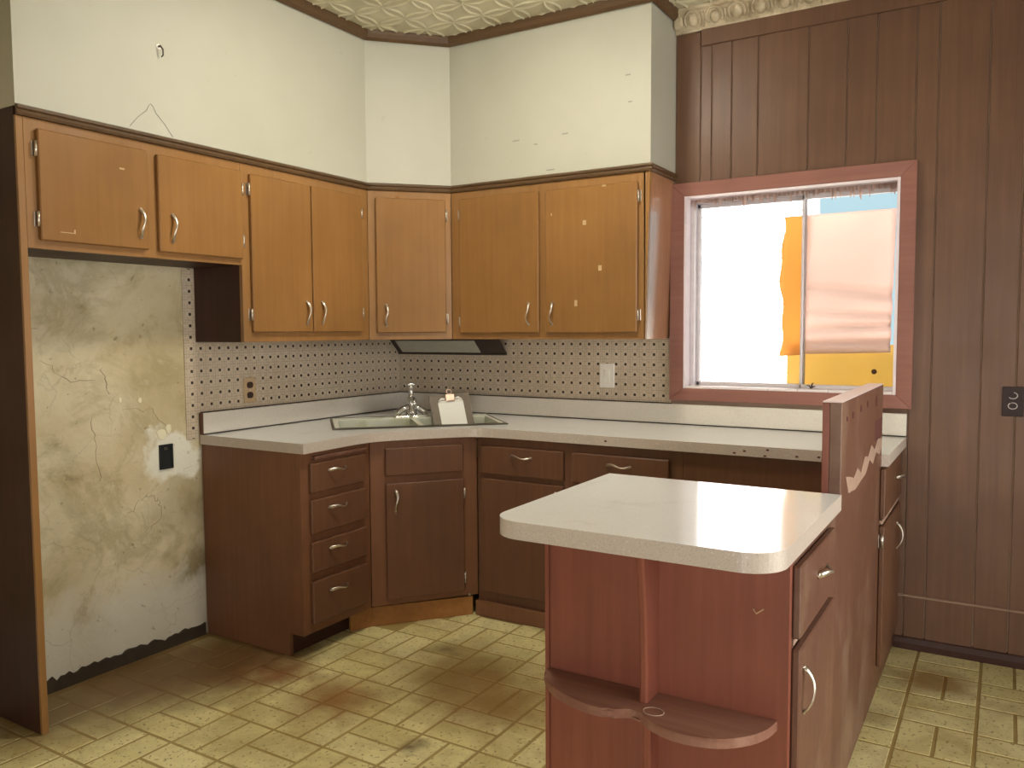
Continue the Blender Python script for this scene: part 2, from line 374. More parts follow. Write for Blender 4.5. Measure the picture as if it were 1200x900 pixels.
# floor bricks: basket weave of paired bricks
PX, PY, X0, Y0 = .2307, .2365, .505, -2.14
def brick_mesh(w, h):
    b = BM(); box(b, -w/2, w/2, -h/2, h/2, -.001, .0016)
    top = [v for v in b.verts if v.co.z > 0]
    for v in top: v.co.x *= (1-.006/w); v.co.y *= (1-.006/h)
    return b
gx, gy = .009, .009
bh = finish(brick_mesh(PX-gx, PY/2-gy)); bv = finish(brick_mesh(PX/2-gx, PY-gy)); bh.name = 'brick_along'; bv.name = 'brick_across'
for m_ in (bh, bv): m_.materials.append(M['brick'])
def covered(x, y):   # under cabinets
    if 2.11 < x < 2.69 and -1.98 < y < -1.48: return True
    if x < .52 and y > -1.38: return True
    if y > -.56 and x < 2.69: return True
    return x + .0 < .88 and y > -.98 and (y+.98) > (x-.60)*1.25
near_b, far_b = [], []
for i in range(-4, 20):
    for j in range(-15, 11):
        cx, cy = X0+PX*(i+.5), Y0+PY*(j+.5)
        for k in (-1, 1):
            if (i+j) % 2 == 0: x, y, me, hw, hh = cx, cy+k*PY/4, bh, PX/2, PY/4
            else: x, y, me, hw, hh = cx+k*PX/4, cy, bv, PX/4, PY/2
            if x-hw < .0 or x+hw > RX or y-hh < RY or y+hh > 0:
                if not (x > .04 and x < RX-.04 and y < -.03 and y > RY+.04): continue
            if covered(x, y): continue
            clip = x-hw < 0.002 or y+hh > -.002 or x+hw > RX or y-hh < RY
            (near_b if inview((x, y, 0), 20) and not clip else far_b).append((x, y, me, hw, hh))
near_b.sort(key=lambda b: (Vector((b[0], b[1], 0))-CAM).length)
far_b += near_b[290:]; near_b = near_b[:290]
for x, y, me, hw, hh in near_b:
    o = link('brick', me, None, floor); o.location = (x, y, 0)
bm = BM()
for x, y, me, hw, hh in far_b:
    x0, x1, y0, y1 = max(x-hw+gx/2, .003), min(x+hw-gx/2, RX-.003), max(y-hh+gy/2, RY+.003), min(y+hh-gy/2, -.003)
    if x1-x0 > .02 and y1-y0 > .02: box(bm, x0, x1, y0, y1, -.001, .0016)
fb = obj('brick_field', bm, 'brick', floor); fb['kind'] = 'stuff'
# walls
bm = BM(); box(bm, -.15, 0, RY-.15, .15, 0, ZCE); wl = struct('wall_left', bm, 'plaster', 'bare stained and cracked cream plaster wall of the fridge recess')
WX0, WX1, WZ0, WZ1 = 1.764, 2.698, 1.091, 2.0025
bm = BM()
box(bm, 0, WX0, .0, .15, 0, ZCE); box(bm, WX1, RX+.15, .0, .15, 0, ZCE); box(bm, WX0, WX1, .0, .15, 0, WZ0); box(bm, WX0, WX1, .0, .15, WZ1, ZCE)
wb = struct('wall_back', bm, 'groove', 'dark brown vertical plank wall with narrow grooves')
gr = [1.712, 1.833, 1.886, 1.979, 2.099, 2.318, 2.477, 2.595, 2.745, 2.828, 3.008, 3.131, 3.255, 3.44, 3.57, 3.66, 3.86, 4.0, 4.13, 4.33, 4.46, 4.58, 4.698]
OX0, OX1, OZ0, OZ1 = 1.696, 2.759, 1.033, 2.066
def plank(x0, x1, z0, z1):
    b = BM(); box(b, x0+.0024, x1-.0024, -.008, -.0005, z0, z1, .0022); o = obj('plank', b, 'plank', wb)
for a, b_ in zip(gr, gr[1:]):
    top = 2.692 if a > 1.83 else 2.76
    if b_ <= OX1 and a < OX1-.02:
        plank(a, b_, OZ1-.02, top)
        if b_ > 2.745-.001: plank(a, b_, .0, OZ0+.0)
    else:
        plank(a, b_, .234, top); plank(a, b_, .045, .230)
bm = BM(); box(bm, 1.836, 4.698, -.02, -.0005, 2.690, 2.765, .003); obj('header_board', bm, 'plank', wb)
bm = BM(); box(bm, 2.72, 4.698, -.018, -.0005, .228, .236, .002); obj('seam_strip', bm, 'groove', wb)
bm = BM(); sweep(bm, [(2.712, -.001), (4.698, -.001)], [(0, 0), (.022, 0), (.022, .028), (.014, .05), (0, .056)])
struct('baseboard_back', bm, 'dark', 'low dark baseboard under the plank wall')
bm = BM()
pts = []; y = -2.31
prof_z = []
while y < -1.42: prof_z.append((y, max(.03, .056 + random.uniform(-.010, .006) - (.012 if random.random() < .2 else 0)))); y += .017
for (ya, za), (yb, zb) in zip(prof_z, prof_z[1:]):
    hexa(bm, [(0.0005, ya, 0), (.012, ya, 0), (.012, yb, 0), (0.0005, yb, 0), (0.0005, ya, za), (.010, ya, za), (.010, yb, zb), (0.0005, yb, zb)])
bmesh.ops.remove_doubles(bm, verts=bm.verts[:], dist=.0004)
struct('baseboard_left', bm, 'bboard', 'broken blackened baseboard strip along the plaster wall')
# right and rear walls of the room behind the camera; window and door added for fill light
bm = BM(); S0, S1, SZ0, SZ1 = -2.65, -.85, .35, 2.25
box(bm, RX, RX+.15, RY-.15, S0, 0, ZCE); box(bm, RX, RX+.15, S1, 0, 0, ZCE); box(bm, RX, RX+.15, S0, S1, 0, SZ0); box(bm, RX, RX+.15, S0, S1, SZ1, ZCE)
struct('wall_right', bm, 'roomwall', 'plain cream wall with an added wide window')
bm = BM(); box(bm, 0, 2.4, RY-.15, RY, 0, ZCE); box(bm, 3.6, RX, RY-.15, RY, 0, ZCE); box(bm, 2.4, 3.6, RY-.15, RY, 2.08, ZCE); struct('wall_rear', bm, 'roomwall', 'plain cream rear wall of the kitchen with an added glazed door')
bm = BM()
for x0, x1, z0, z1 in ((2.4, 2.5, .003, 2.08), (3.5, 3.6, .003, 2.08), (2.5, 3.5, .003, .16), (2.5, 3.5, 1.98, 2.08)): box(bm, x0+.001, x1-.001, RY-.10, RY-.06, z0, z1-.001, .003)
dr_ = struct('fill_door', bm, 'trimw', 'added wooden glazed door in the rear wall, for fill light')
bm = BM(); box(bm, 2.499, 3.501, RY-.082, RY-.078, .159, 1.981); obj('pane', bm, 'glass', dr_)
bm = BM(); tube(bm, [(2.45, RY-.06, 1.0), (2.45, RY-.02, 1.0)], .012, 10); tube(bm, [(2.45, RY-.02, 1.0), (2.45, RY+.01, 1.0)], [.028, .024], 12); obj('door_knob', bm, 'metal', dr_)
bm = BM()
for y0, y1, z0, z1 in ((S0-.07, S0, SZ0-.07, SZ1+.07), (S1, S1+.07, SZ0-.07, SZ1+.07), (S0, S1, SZ0-.07, SZ0), (S0, S1, SZ1, SZ1+.07)): box(bm, RX-.02, RX, y0, y1, z0, z1, .004)
w2 = struct('fill_window', bm, 'trimw', 'added wooden-cased window in the side wall, for fill light')
bm = BM(); box(bm, RX+.06, RX+.10, -1.77, -1.73, SZ0, SZ1, .003); obj('mullion', bm, 'alu', w2)
for y0, y1 in ((S0, -1.77), (-1.73, S1)):
    bm = BM(); box(bm, RX+.078, RX+.082, y0, y1, SZ0, SZ1); obj('pane', bm, 'glass', w2)
# ceiling with pressed tin relief
bm = BM(); box(bm, -.15, RX+.15, RY-.15, .15, ZCE, ZCE+.1); ceil = struct('ceiling', bm, 'tin', 'cream painted pressed-tin ceiling with petal relief')
CP = .1662; CX0, CY0 = .264, -.99
def tin_cell(b, ox=0, oy=0, seg=6):
    c = Vector((ox, oy, 0)); h = CP/2
    for k in range(4):
        rot = Matrix.Rotation(k*math.pi/2, 3, 'Z'); rows = []
        for i in range(seg+1):
            t = i/seg; x = -h+CP*t; q = math.sin(math.pi*t); yy = -h + .003 + .024*q; wd = .0022+.0026*q
            rows.append([b.verts.new(c + rot @ Vector((x, yy+o*wd, zz))) for o, zz in ((-1.6, 0), (-.3, -.0075*(.45+.55*q)), (.5, -.0075*(.45+.55*q)), (1.6, 0))])
        for r0, r1 in zip(rows, rows[1:]):
            for j in range(3): b.faces.new((r0[j], r1[j], r1[j+1], r0[j+1])).smooth = True
bm = BM(); tin_cell(bm)
tme = bpy.data.meshes.new('tin_relief')
bm.normal_update()
for f in bm.faces:
    if f.normal.z > 0: f.normal_flip()
bm.to_mesh(tme); bm.free(); tme.materials.append(M['tin'])
farc = BM()
for i in range(-2, 29):
    for j in range(-28, 7):
        x, y = CX0+CP*(i+.5), CY0+CP*(j+.5)
        if x < .06 or x > RX-.07 or y > -.07 or y < RY+.08: continue
        if inview((x, y, ZCE), 25) and (x > .32 or y < -2.3):
            o = link('tin_petals', tme, None, ceil); o.location = (x, y, ZCE-.0003)
        else: tin_cell(farc, x, y, 4)
for v in farc.verts: v.co.z += ZCE-.0003
o = obj('tin_relief_field', farc, 'tin', ceil); o['kind'] = 'stuff'
# soffit above the cabinets, its ceiling trim and the cabinet-top moulding
path = [(DU, YE), (DU, A1), (A2, -DU), (XUE+.006, -DU), (XUE+.006, -.001)]
bm = BM(); prism(bm, [(.0005, YE), *path[:-1], (XUE+.006, -.0005), (.0005, -.0005)], ZUT, ZCE-.0005)
sof = struct('wall_soffit', bm, 'soffit', 'off-white painted soffit above the wall cabinets')
bm = BM(); sweep(bm, [(.01, YE)]+path, [(.0005, ZTR+.02), (.004, ZTR+.006), (.012, ZTR), (.026, ZTR+.012), (.034, ZTR+.03), (.036, ZCE-.001), (.0005, ZCE-.001)])
struct('trim_1', bm, 'mould', 'dark wood moulding between the white soffit and the tin ceiling')
bm = BM(); sweep(bm, path, [(.0, ZUT-.030), (.010, ZUT-.030), (.014, ZUT-.022), (.010, ZUT-.013), (.017, ZUT-.008), (.017, ZUT-.001), (.003, ZUT+.006), (.0005, ZUT+.006), (.0, ZUT-.001)])
struct('trim_2', bm, 'mould', 'thin dark moulding where the wall cabinets meet the soffit')
for (x, y, z, r) in [(1.01, -DU, 2.30, .02), (1.12, -DU, 2.27, .01), (1.28, -DU, 2.30, .016), (1.60, -DU, 2.52, .012), (1.20, -DU, 2.14, .022), (1.61, -DU, 2.40, .01)]:
    bm = BM(); box(bm, x-r, x+r, y-.0015, y-.0002, z-.003, z+.003, .0006); obj('paint_chip', bm, 'chipgrey', sof)
for ya, za, yb, zb in [(-1.93, 2.13, -1.86, 2.20), (-1.86, 2.20, -1.84, 2.23), (-1.82, 2.20, -1.75, 2.125), (-1.84, 2.23, -1.82, 2.20)]:
    bm = BM(); tube(bm, [(DU+.0012, ya, za), (DU+.0012, (ya+yb)/2, (za+zb)/2+.006), (DU+.0012, yb, zb)], .0009, 5); obj('crack', bm, 'chipgrey', sof)
# egg and dart crown along the plank wall
bm = BM(); sweep(bm, [(XUE+.008, -.001), (4.698, -.001)], [(0, 2.762), (.016, 2.762), (.018, 2.772), (.062, 2.838), (.075, 2.843), (.075, ZCE-.001), (0, ZCE-.001)])
crown_o = struct('trim_3', bm, 'crown', 'cream egg-and-dart crown moulding over the plank wall')
eb = BM(); tl = Vector((0, -.044, .066)).normalized(); nn = Vector((0, -.066, -.044)).normalized(); xx = Vector((1, 0, 0))
rows = []
for i in range(6):
    ph = math.pi/2*i/5; rows.append([eb.verts.new(xx*(.024*math.cos(ph)*math.cos(a)) + tl*(.030*math.cos(ph)*math.sin(a)) + nn*(.016*math.sin(ph)+.001)) for a in [2*math.pi*k/12 for k in range(12)]])
for r0, r1 in zip(rows[:-1], rows[1:]):
    for k in range(12): eb.faces.new((r0[k], r0[(k+1) % 12], r1[(k+1) % 12], r1[k])).smooth = True
tube(eb, [xx*(.037*math.cos(a)) + tl*(.039*math.sin(a)+.004) + nn*.006 for a in [math.pi*(-.22-.0+k*1.44/12)+0 for k in range(13)] if True], .005, 6)
tube(eb, [xx*.0505+tl*(-.036)+nn*.006, xx*.0505+tl*.03+nn*.006], [.002, .006], 6)
eme = finish(eb); eme.name = 'egg'; eme.materials.append(M['crown'])
mid = Vector((0, -.041, 2.806)); x = 1.803
while x < 4.64:
    o = link('egg', eme, None, crown_o); o.location = (x, mid.y, mid.z); x += .1035
bm = BM(); box(bm, 1.712, 1.758, -.06, -.03, 2.775, 2.835, .01); obj('corner_leaf', bm, 'crown', crown_o)
# tileboard behind the counters
bm = BM(); box(bm, .0005, .006, -1.49, -.0065, 1.012, ZUB+.01); box(bm, .0005, .0055, -1.49, YT+.02, ZUB+.01, 1.652); box(bm, .0005, .0055, -1.49, -1.427, .90, 1.012)
tag(obj('tile_backsplash', bm, 'tile'), 'dotted mosaic tileboard behind the counter on the plaster wall side', 'backsplash')
bm = BM(); box(bm, .0065, 1.694, -.006, -.0005, 1.012, ZUB+.01)
tag(obj('tile_backsplash', bm, 'tile'), 'dotted mosaic tileboard running from the corner to the window casing', 'backsplash')
# cracks in the plaster and small peeled flakes
def wander(pl, k=6, amp=.011):
    out = []
    for (a, b), (c, d) in zip(pl, pl[1:]):
        for q in range(k): out.append((.0005, a+(c-a)*q/k+random.uniform(-amp, amp), b+(d-b)*q/k+random.uniform(-amp, amp)))
    return out+[(.0005, *pl[-1])]
for pl in ([(-1.78, 1.06), (-1.66, 1.045), (-1.57, .97)], [(-1.78, .62), (-1.70, .69), (-1.64, .655), (-1.63, .58), (-1.70, .52)], [(-2.22, 1.37), (-2.12, 1.39)], [(-2.12, 1.27), (-2.0, 1.19), (-1.90, 1.185)],
           [(-1.92, 1.04), (-1.915, .9), (-1.90, .78)], [(-1.88, 1.24), (-1.86, 1.17), (-1.84, 1.13)]):
    bm = BM(); p_ = wander(pl); tube(bm, p_, [.0005]+[random.uniform(.0006, .0014) for _ in p_[2:]]+[.0004], 5); obj('crack', bm, 'groove', wl)
for a, b, r in [(-1.80, 1.10, .010), (-1.71, 1.09, .013), (-1.615, .94, .03), (-1.58, .955, .02)]:
    bm = BM(); n = 9; prs = [(a+r*random.uniform(.5, 1)*math.cos(2*math.pi*k/n), b+1.3*r*random.uniform(.5, 1)*math.sin(2*math.pi*k/n)) for k in range(n)]
    lo = [bm.verts.new((.0004, p, q)) for p, q in prs]; hi = [bm.verts.new((.0024, p, q)) for p, q in prs]; bm.faces.new(hi)
    for k in range(n): bm.faces.new((lo[k], lo[(k+1) % n], hi[(k+1) % n], hi[k]))
    obj('paint_flake', bm, 'flake', wl)
# ------------------------------------------------------------------ window and what hangs outside it
bm = BM()
OC = [(OX0, OZ0), (OX1, OZ0), (OX1, OZ1), (OX0, OZ1)]; IC = [(WX0, WZ0), (WX1, WZ0), (WX1, WZ1), (WX0, WZ1)]
for k in range(4):     # four mitred casing boards
    a, b, c, d = OC[k], OC[(k+1) % 4], IC[(k+1) % 4], IC[k]
    e = .0006
    hexa(bm, [(a[0], -.032, a[1]), (b[0], -.032, b[1]), (c[0], -.028, c[1]), (d[0], -.028, d[1]), (a[0], -.0145, a[1]), (b[0], -.0145, b[1]), (c[0], -.0005, c[1]), (d[0], -.0005, d[1])], .002)
win = struct('window_1', bm, 'trimw', 'sliding window in a brown wooden casing over the counter')
bm = BM()
box(bm, WX0+.0005, WX0+.012, -.028, .14, WZ0, WZ1); box(bm, WX1-.012, WX1-.0005, -.028, .14, WZ0, WZ1)
box(bm, WX0+.012, WX1-.012, -.028, .14, WZ1-.012, WZ1-.0005); obj('reveal', bm, 'reveal', win)
xx_ = WX0+.012; n = 7; wd = (WX1-WX0-.024)/n
for k in range(n):
    bm = BM(); box(bm, xx_+k*wd+.001, xx_+(k+1)*wd-.001, -.028, .135, WZ0+.0005, WZ0+.012, .0015); obj('sill_tile', bm, 'silltile', win)
def sash(x0, x1, y, name, fl, fr_, dk='alu'):
    b = BM(); f = fl
    for a0, a1, c0, c1 in ((x0, x0+f, WZ0+.012, WZ1-.03), (x1-fr_, x1, WZ0+.012, WZ1-.03), (x0, x1, WZ0+.012, WZ0+.03), (x0, x1, WZ1-.05, WZ1-.03)): box(b, a0, a1, y, y+.022, c0, c1, .002)
    s = obj(name, b, dk, win)
    b = BM(); box(b, x0+f, x1-fr_, y+.009, y+.012, WZ0+.03, WZ1-.05); obj('pane', b, 'glass', s)
sash(WX0+.036, 2.306, .062, 'sash', .016, .010); sash(2.290, WX1-.0125, .038, 'sash', .011, .003)
bm = BM(); box(bm, WX0+.012, WX1-.012, .03, .095, WZ1-.03, WZ1-.012, .002); box(bm, WX0+.012, WX0+.036, .03, .095, WZ0+.012, WZ1-.03, .002); obj('track', bm, 'alu', win)
bm = BM(); n = 130; prev = None      # torn paper fringe left along the head
for k in range(n+1):
    x = WX0+.014+(WX1-WX0-.028)*k/n; z = WZ1-.028-random.random()**5*.05; y = .022+random.uniform(-.004, .004)
    cur = (bm.verts.new((x, y, WZ1-.0125)), bm.verts.new((x, y+random.uniform(-.006, .006), z)))
    if prev: bm.faces.new((prev[0], cur[0], cur[1], prev[1]))
    prev = cur
bmesh.ops.solidify(bm, geom=bm.faces[:], thickness=.0012)
obj('paper_fringe', bm, 'rag', win)
def hang(x0, x1, z0, z1, y, fold, nx, nz, wob, th=.003):
    b = BM(); g = []
    for j in range(nz+1):
        q = j/nz; z = z1+(z0-z1)*q; row = []
        for i in range(nx+1):
            p = i/nx; x = x0+(x1-x0)*p
            if i == 0: x += wob*math.sin(q*9+1)+wob*.6*math.sin(q*23)
            if i == nx: x -= .035*q*wob/.006*.35
            dy = fold(p, q); row.append(b.verts.new((x, y+dy, z+(.01*(p-.5) if j == nz else 0))))
        g.append(row)
    for r0, r1 in zip(g, g[1:]):
        for i in range(nx): b.faces.new((r0[i], r0[i+1], r1[i+1], r1[i])).smooth = True
    bmesh.ops.recalc_face_normals(b, faces=b.faces[:]); bmesh.ops.solidify(b, geom=b.faces[:], thickness=th); return b
def creases(p, q):
    s = 0
    for c, wdt, dep, sl in ((.56, .035, .020, .07), (.72, .022, .016, .05), (.82, .02, .020, -.03), (.93, .02, .018, -.01)):
        dd = (q-(c+sl*(p-.5)))/wdt; s -= 1.9*dep*math.exp(-dd*dd)*(.3+.7*p)
    return s+.004*math.sin(5*p+3*q)
tag(obj('paper_shade', hang(2.292, 2.672, 1.262, 1.890, .100, creases, 14, 60, .006), 'pink'), 'crumpled pink paper sheet with horizontal creases hanging outside the window glass', 'paper sheet')
tag(obj('backing_sheet', hang(2.186, 2.300, 1.250, 1.892, .124, lambda p, q: .004*math.sin(14*q)+.002*math.sin(9*p), 8, 40, .008), 'orange'), 'orange sheet hanging behind the pink paper outside the window', 'sheet')
bm = BM(); box(bm, 2.208, WX1-.0125, .1505, .168, 1.075, 1.30, .003)
tag(obj('yellow_board', bm, 'yboard'), 'yellow board leaning across the bottom of the window below the pink paper', 'board')
bm = BM(); lathe(bm, [(.002, 0), (.011, .002), (.012, .008), (.004, .011)], (0, 0, 0), 10)
bmesh.ops.rotate(bm, verts=bm.verts[:], cent=(0, 0, 0), matrix=Matrix.Rotation(math.pi/2, 3, 'X')); bmesh.ops.translate(bm, verts=bm.verts[:], vec=(2.59, .1495, 1.18))
obj('knot_hole', bm, 'darkmark', bpy.data.objects['yellow_board'])
t = thing('dry_twig', 'tiny dark curled dry leaf scrap lying on the window sill tiles', 'debris', (2.345, .06, WZ0+.012))
for k, (dx, dz, r) in enumerate([(-.018, .012, .003), (.012, .024, .0025), (.02, .008, .003)]):
    bm = BM(); c = Vector((2.345, .02, WZ0+.0155)); tube(bm, [c, c+Vector((dx*.5, .004, dz*.9)), c+Vector((dx, -.004, dz))], [r*1.3, r, r*.5], 6); obj('leaf', bm, 'gap', t)
# outside: sunlit neighbour wall of lapped boards and pale yard
nb = thing('neighbour_house', 'bright white sided house wall outside the window', 'house', (-2.2, 4.2, 0))
bm = BM(); box(bm, -6, 1.53, 4.03, 4.2, -.3, 4.8); obj('wall', bm, 'siding', nb)
for k in range(24):
    bm = BM(); z = -.3+k*.2125; hexa(bm, [(-6, 4.0, z), (1.5, 4.0, z), (1.5, 4.03, z), (-6, 4.03, z), (-6, 4.018, z+.2125), (1.5, 4.018, z+.2125), (1.5, 4.03, z+.2125), (-6, 4.03, z+.2125)]); obj('siding_board', bm, 'siding', nb)
bm = BM(); box(bm, 1.5, 1.6, 3.98, 4.08, -.3, 4.8, .01); obj('corner_board', bm, 'siding', nb)
bm = BM(); box(bm, -30, 34, .16, 60, -.4, -.3); struct('ground', bm, 'ground', 'pale sunlit yard outside')

# ------------------------------------------------------------------ cabinet hardware
def handle_pts(fr, s, z, vert, L=.104, d0=.018):
    n = 14; pts, rad = [], []
    for i in range(n+1):
        q = i/n; out = d0+.001+.024*math.sin(math.pi*q)**.75; lat = .005*math.sin(2*math.pi*q); al_ = L*(q-.5)
        pts.append(fr.p(s+lat, out, z-al_) if vert else fr.p(s+al_, out, z+lat))
        rad.append(.0085-.0052*min(1, q/.6)+(.0028*max(0, (q-.6)/.4)))
    return pts, rad
def handle(parent, fr, s, z, vert=True, d0=.018):
    b = BM(); p, r = handle_pts(fr, s, z, vert, d0=d0); tube(b, p, r, 8, fr.n, .55)
    for e in (p[0], p[-1]):
        q = e - fr.n*.004; tube(b, [q, e+fr.n*.004], .0055, 8)
    return obj('handle', b, 'metal', parent)
def hinge(parent, fr, s, z, side, d0=.0005, h=.05):
    b = BM(); tube(b, [fr.p(s, d0+.013, z-h/2), fr.p(s, d0+.013, z+h/2)], .0045, 8)
    fr.box(b, min(s, s+side*.009), max(s, s+side*.009), d0, d0+.0025, z-h/2, z+h/2, .0006)
    return obj('hinge', b, 'metal', parent)
def door(parent, fr, s0, s1, z0, z1, mat, h=None, hv=True, hinges=(), name='door', th=.018, d0=.0008, label=None):
    b = BM(); fr.box(b, s0, s1, d0, d0+th, z0, z1, .0035); o = obj(name, b, mat, parent)
    if label: o['label'] = label
    if h: handle(o, fr, h[0], h[1], hv, d0+th)
    for s, z, sd_ in hinges: hinge(o, fr, s, z, sd_)
    return o
def face_frame(parent, fr, s0, s1, z0, z1, stiles, rails, mat, th=.02):
    b = BM()
    for a, c in stiles: fr.box(b, a, c, -th, 0, z0, z1, .001)
    for a, c in rails: fr.box(b, s0+.004, s1-.004, -th+.0008, -.0006, a, c, .0005)
    return obj('face_frame', b, mat, parent)
def dark_dots(parent, fr, lst, mat='wax'):
    for s, z, a, c in lst:
        b = BM(); fr.box(b, s-a/2, s+a/2, .0187, .0197, z-c/2, z+c/2, .0003); obj('tape_scrap', b, mat, parent)
FL = Frame((DU, 0), (0, 1), (1, 0))     # left wall face, s = y
FB = Frame((0, -DU), (1, 0), (0, -1))   # back wall face, s = x
# fridge-recess side panel
t = thing('fridge_side_panel', 'tall dark brown end panel standing at the side of the fridge recess', 'cabinet panel', (.16, YE, 0))
bm = BM(); box(bm, .002, DU-.012, YE, YE+.02, .0035, ZUT-.001, .001); obj('panel', bm, 'dark', t)
bm = BM(); box(bm, DU-.012, DU, YE-.0005, YE+.022, .0035, ZUT-.031, .001); tag(obj('edge_strip', bm, 'upper', t), 'orange-brown front edge strip')
# over-fridge cabinet
UZ = ZUT-.031
t = thing('wall_cabinet', 'short two-door honey-brown wall cabinet above the bare plaster fridge recess', 'cabinet', (.16, -1.88, ZFB))
y0, y1 = YE+.0225, YT-.0005
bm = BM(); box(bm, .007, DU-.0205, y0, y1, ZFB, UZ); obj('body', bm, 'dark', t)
face_frame(t, FL, y0, y1, ZFB, UZ, [(y0, -2.262), (-1.89, -1.815), (-1.446, y1)], [(ZFB, 1.70), (2.03, UZ)], 'upper')
d = door(t, FL, -2.279, -1.876, 1.683, 2.049, 'upperd', (-1.912, 1.777), True, [(-2.284, 1.983, -1), (-2.284, 1.752, -1)]); dark_dots(d, FL, [(-2.19, 1.715, .05, .003), (-2.165, 1.72, .006, .014), (-1.98, 1.965, .02, .006)])
d = door(t, FL, -1.832, -1.434, 1.680, 2.045, 'upperd', (-1.777, 1.772), True, [(-1.429, 1.97, 1), (-1.429, 1.755, 1)])
# tall wall cabinet
t = thing('wall_cabinet', 'tall two-door honey-brown wall cabinet over the drawer stack', 'cabinet', (.16, -1.03, ZUB))
y0, y1 = YT, A1-.0005
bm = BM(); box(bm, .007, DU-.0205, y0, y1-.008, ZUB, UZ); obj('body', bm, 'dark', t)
face_frame(t, FL, y0, y1, ZUB, UZ, [(y0, -1.375), (-1.06, -1.02), (-.71, y1)], [(ZUB, 1.385), (2.03, UZ)], 'upper')
d = door(t, FL, -1.389, -1.0405, 1.372, 2.042, 'upperd', (-1.08, 1.46), True, [(-1.394, 1.977, -1), (-1.394, 1.447, -1)])
d = door(t, FL, -1.033, -.693, 1.372, 2.042, 'upperd', (-.982, 1.462), True, [(-.688, 1.957, 1), (-.688, 1.465, 1)])
# diagonal corner cabinet
FD = Frame((DU, A1), (A2-DU, -DU-A1), (-(A1+DU), -(A2-DU))); LD = math.hypot(A2-DU, -DU-A1)
if FD.n.dot(Vector((1, -1, 0))) < 0: FD.n = -FD.n
t = thing('corner_wall_cabinet', 'single-door diagonal honey-brown wall cabinet across the corner', 'cabinet', (.2, -.2, ZUB))
bm = BM(); ins = [FD.p(-.004, -.0205, 0), FD.p(LD+.004, -.0205, 0)]
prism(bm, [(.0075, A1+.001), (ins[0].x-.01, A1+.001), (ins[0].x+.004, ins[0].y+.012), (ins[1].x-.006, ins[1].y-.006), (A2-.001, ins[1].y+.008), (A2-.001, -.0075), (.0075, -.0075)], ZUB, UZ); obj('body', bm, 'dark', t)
face_frame(t, FD, .002, LD-.002, ZUB, UZ, [(.001, .05), (LD-.05, LD-.001)], [(ZUB, 1.385), (2.03, UZ)], 'upper')
door(t, FD, .039, .395, 1.366, 2.044, 'upperd', (.086, 1.453), True, [(.400, 1.967, 1), (.400, 1.438, 1)])
# back wall cabinet, its end panel leaning slightly
t = thing('wall_cabinet', 'two-door honey-brown wall cabinet beside the window with an end panel coloured for window glare', 'cabinet', (1.15, -.16, ZUB))
e0, e1 = XUE-.017, XUE+.004
bm = BM(); hexa(bm, [(A2+.001, -DU+.0205, ZUB), (e0, -DU+.0205, ZUB), (e0, -.007, ZUB), (A2+.001, -.007, ZUB), (A2+.001, -DU+.0205, UZ), (e1, -DU+.0205, UZ), (e1, -.007, UZ), (A2+.001, -.007, UZ)]); obj('body', bm, 'upperg', t)
face_frame(t, FB, A2+.002, e0, ZUB, UZ, [(A2+.002, .70), (1.12, 1.20), (1.635, e0)], [(ZUB, 1.385), (2.03, UZ)], 'upper')
bm = BM(); hexa(bm, [(e0-.004, -DU, ZUB), (e0+.0005, -DU, ZUB), (e0+.0005, -DU+.021, ZUB), (e0-.004, -DU+.021, ZUB), (e1-.03, -DU, UZ), (e1+.0005, -DU, UZ), (e1+.0005, -DU+.021, UZ), (e1-.03, -DU+.021, UZ)]); obj('end_stile', bm, 'upper', t)
door(t, FB, .678, 1.141, 1.363, 2.043, 'upperd', (1.087, 1.453), True, [(.673, 1.964, -1), (.673, 1.42, -1)])
d = door(t, FB, 1.180, 1.652, 1.362, 2.041, 'upperd', (1.217, 1.453), True, [(1.657, 1.976, 1), (1.657, 1.441, 1)])
dark_dots(d, FB, [(1.39, 1.874, .018, .022), (1.47, 1.66, .017, .024), (1.345, 1.50, .014, .028), (1.215, 1.925, .006, .012), (1.49, 2.035, .02, .008)])
# slanted light under the corner cabinet
t = thing('under_cabinet_light', 'slanted dark-framed strip light with grey diffuser under the corner wall cabinet', 'light fixture', (.38, -.05, 1.242))
def slope_pt(x, q, off=0): return Vector((x, -.104+.09*q-off*.66, 1.3285-.0865*q-off*.75))
bm = BM(); P4 = [(.012, 0), (.760, 0), (.760, 1), (.012, 1)]
hexa(bm, [slope_pt(x, q, 0) for x, q in P4]+[slope_pt(x, q, -.006) for x, q in P4]); obj('housing', bm, 'gap', t)
bm = BM(); P4 = [(.05, .10), (.60, .10), (.60, .86), (.05, .86)]
hexa(bm, [slope_pt(x, q, .0005) for x, q in P4]+[slope_pt(x, q, .004) for x, q in P4]); obj('diffuser', bm, flat('grey_diffuser', srgb(176, 172, 158), .3), t)
bm = BM(); P4 = [(.012, .92), (.760, .92), (.760, .995), (.012, .995)]
hexa(bm, [slope_pt(x, q, .0005) for x, q in P4]+[slope_pt(x, q, .006) for x, q in P4]); obj('lip', bm, 'darkmetal', t)

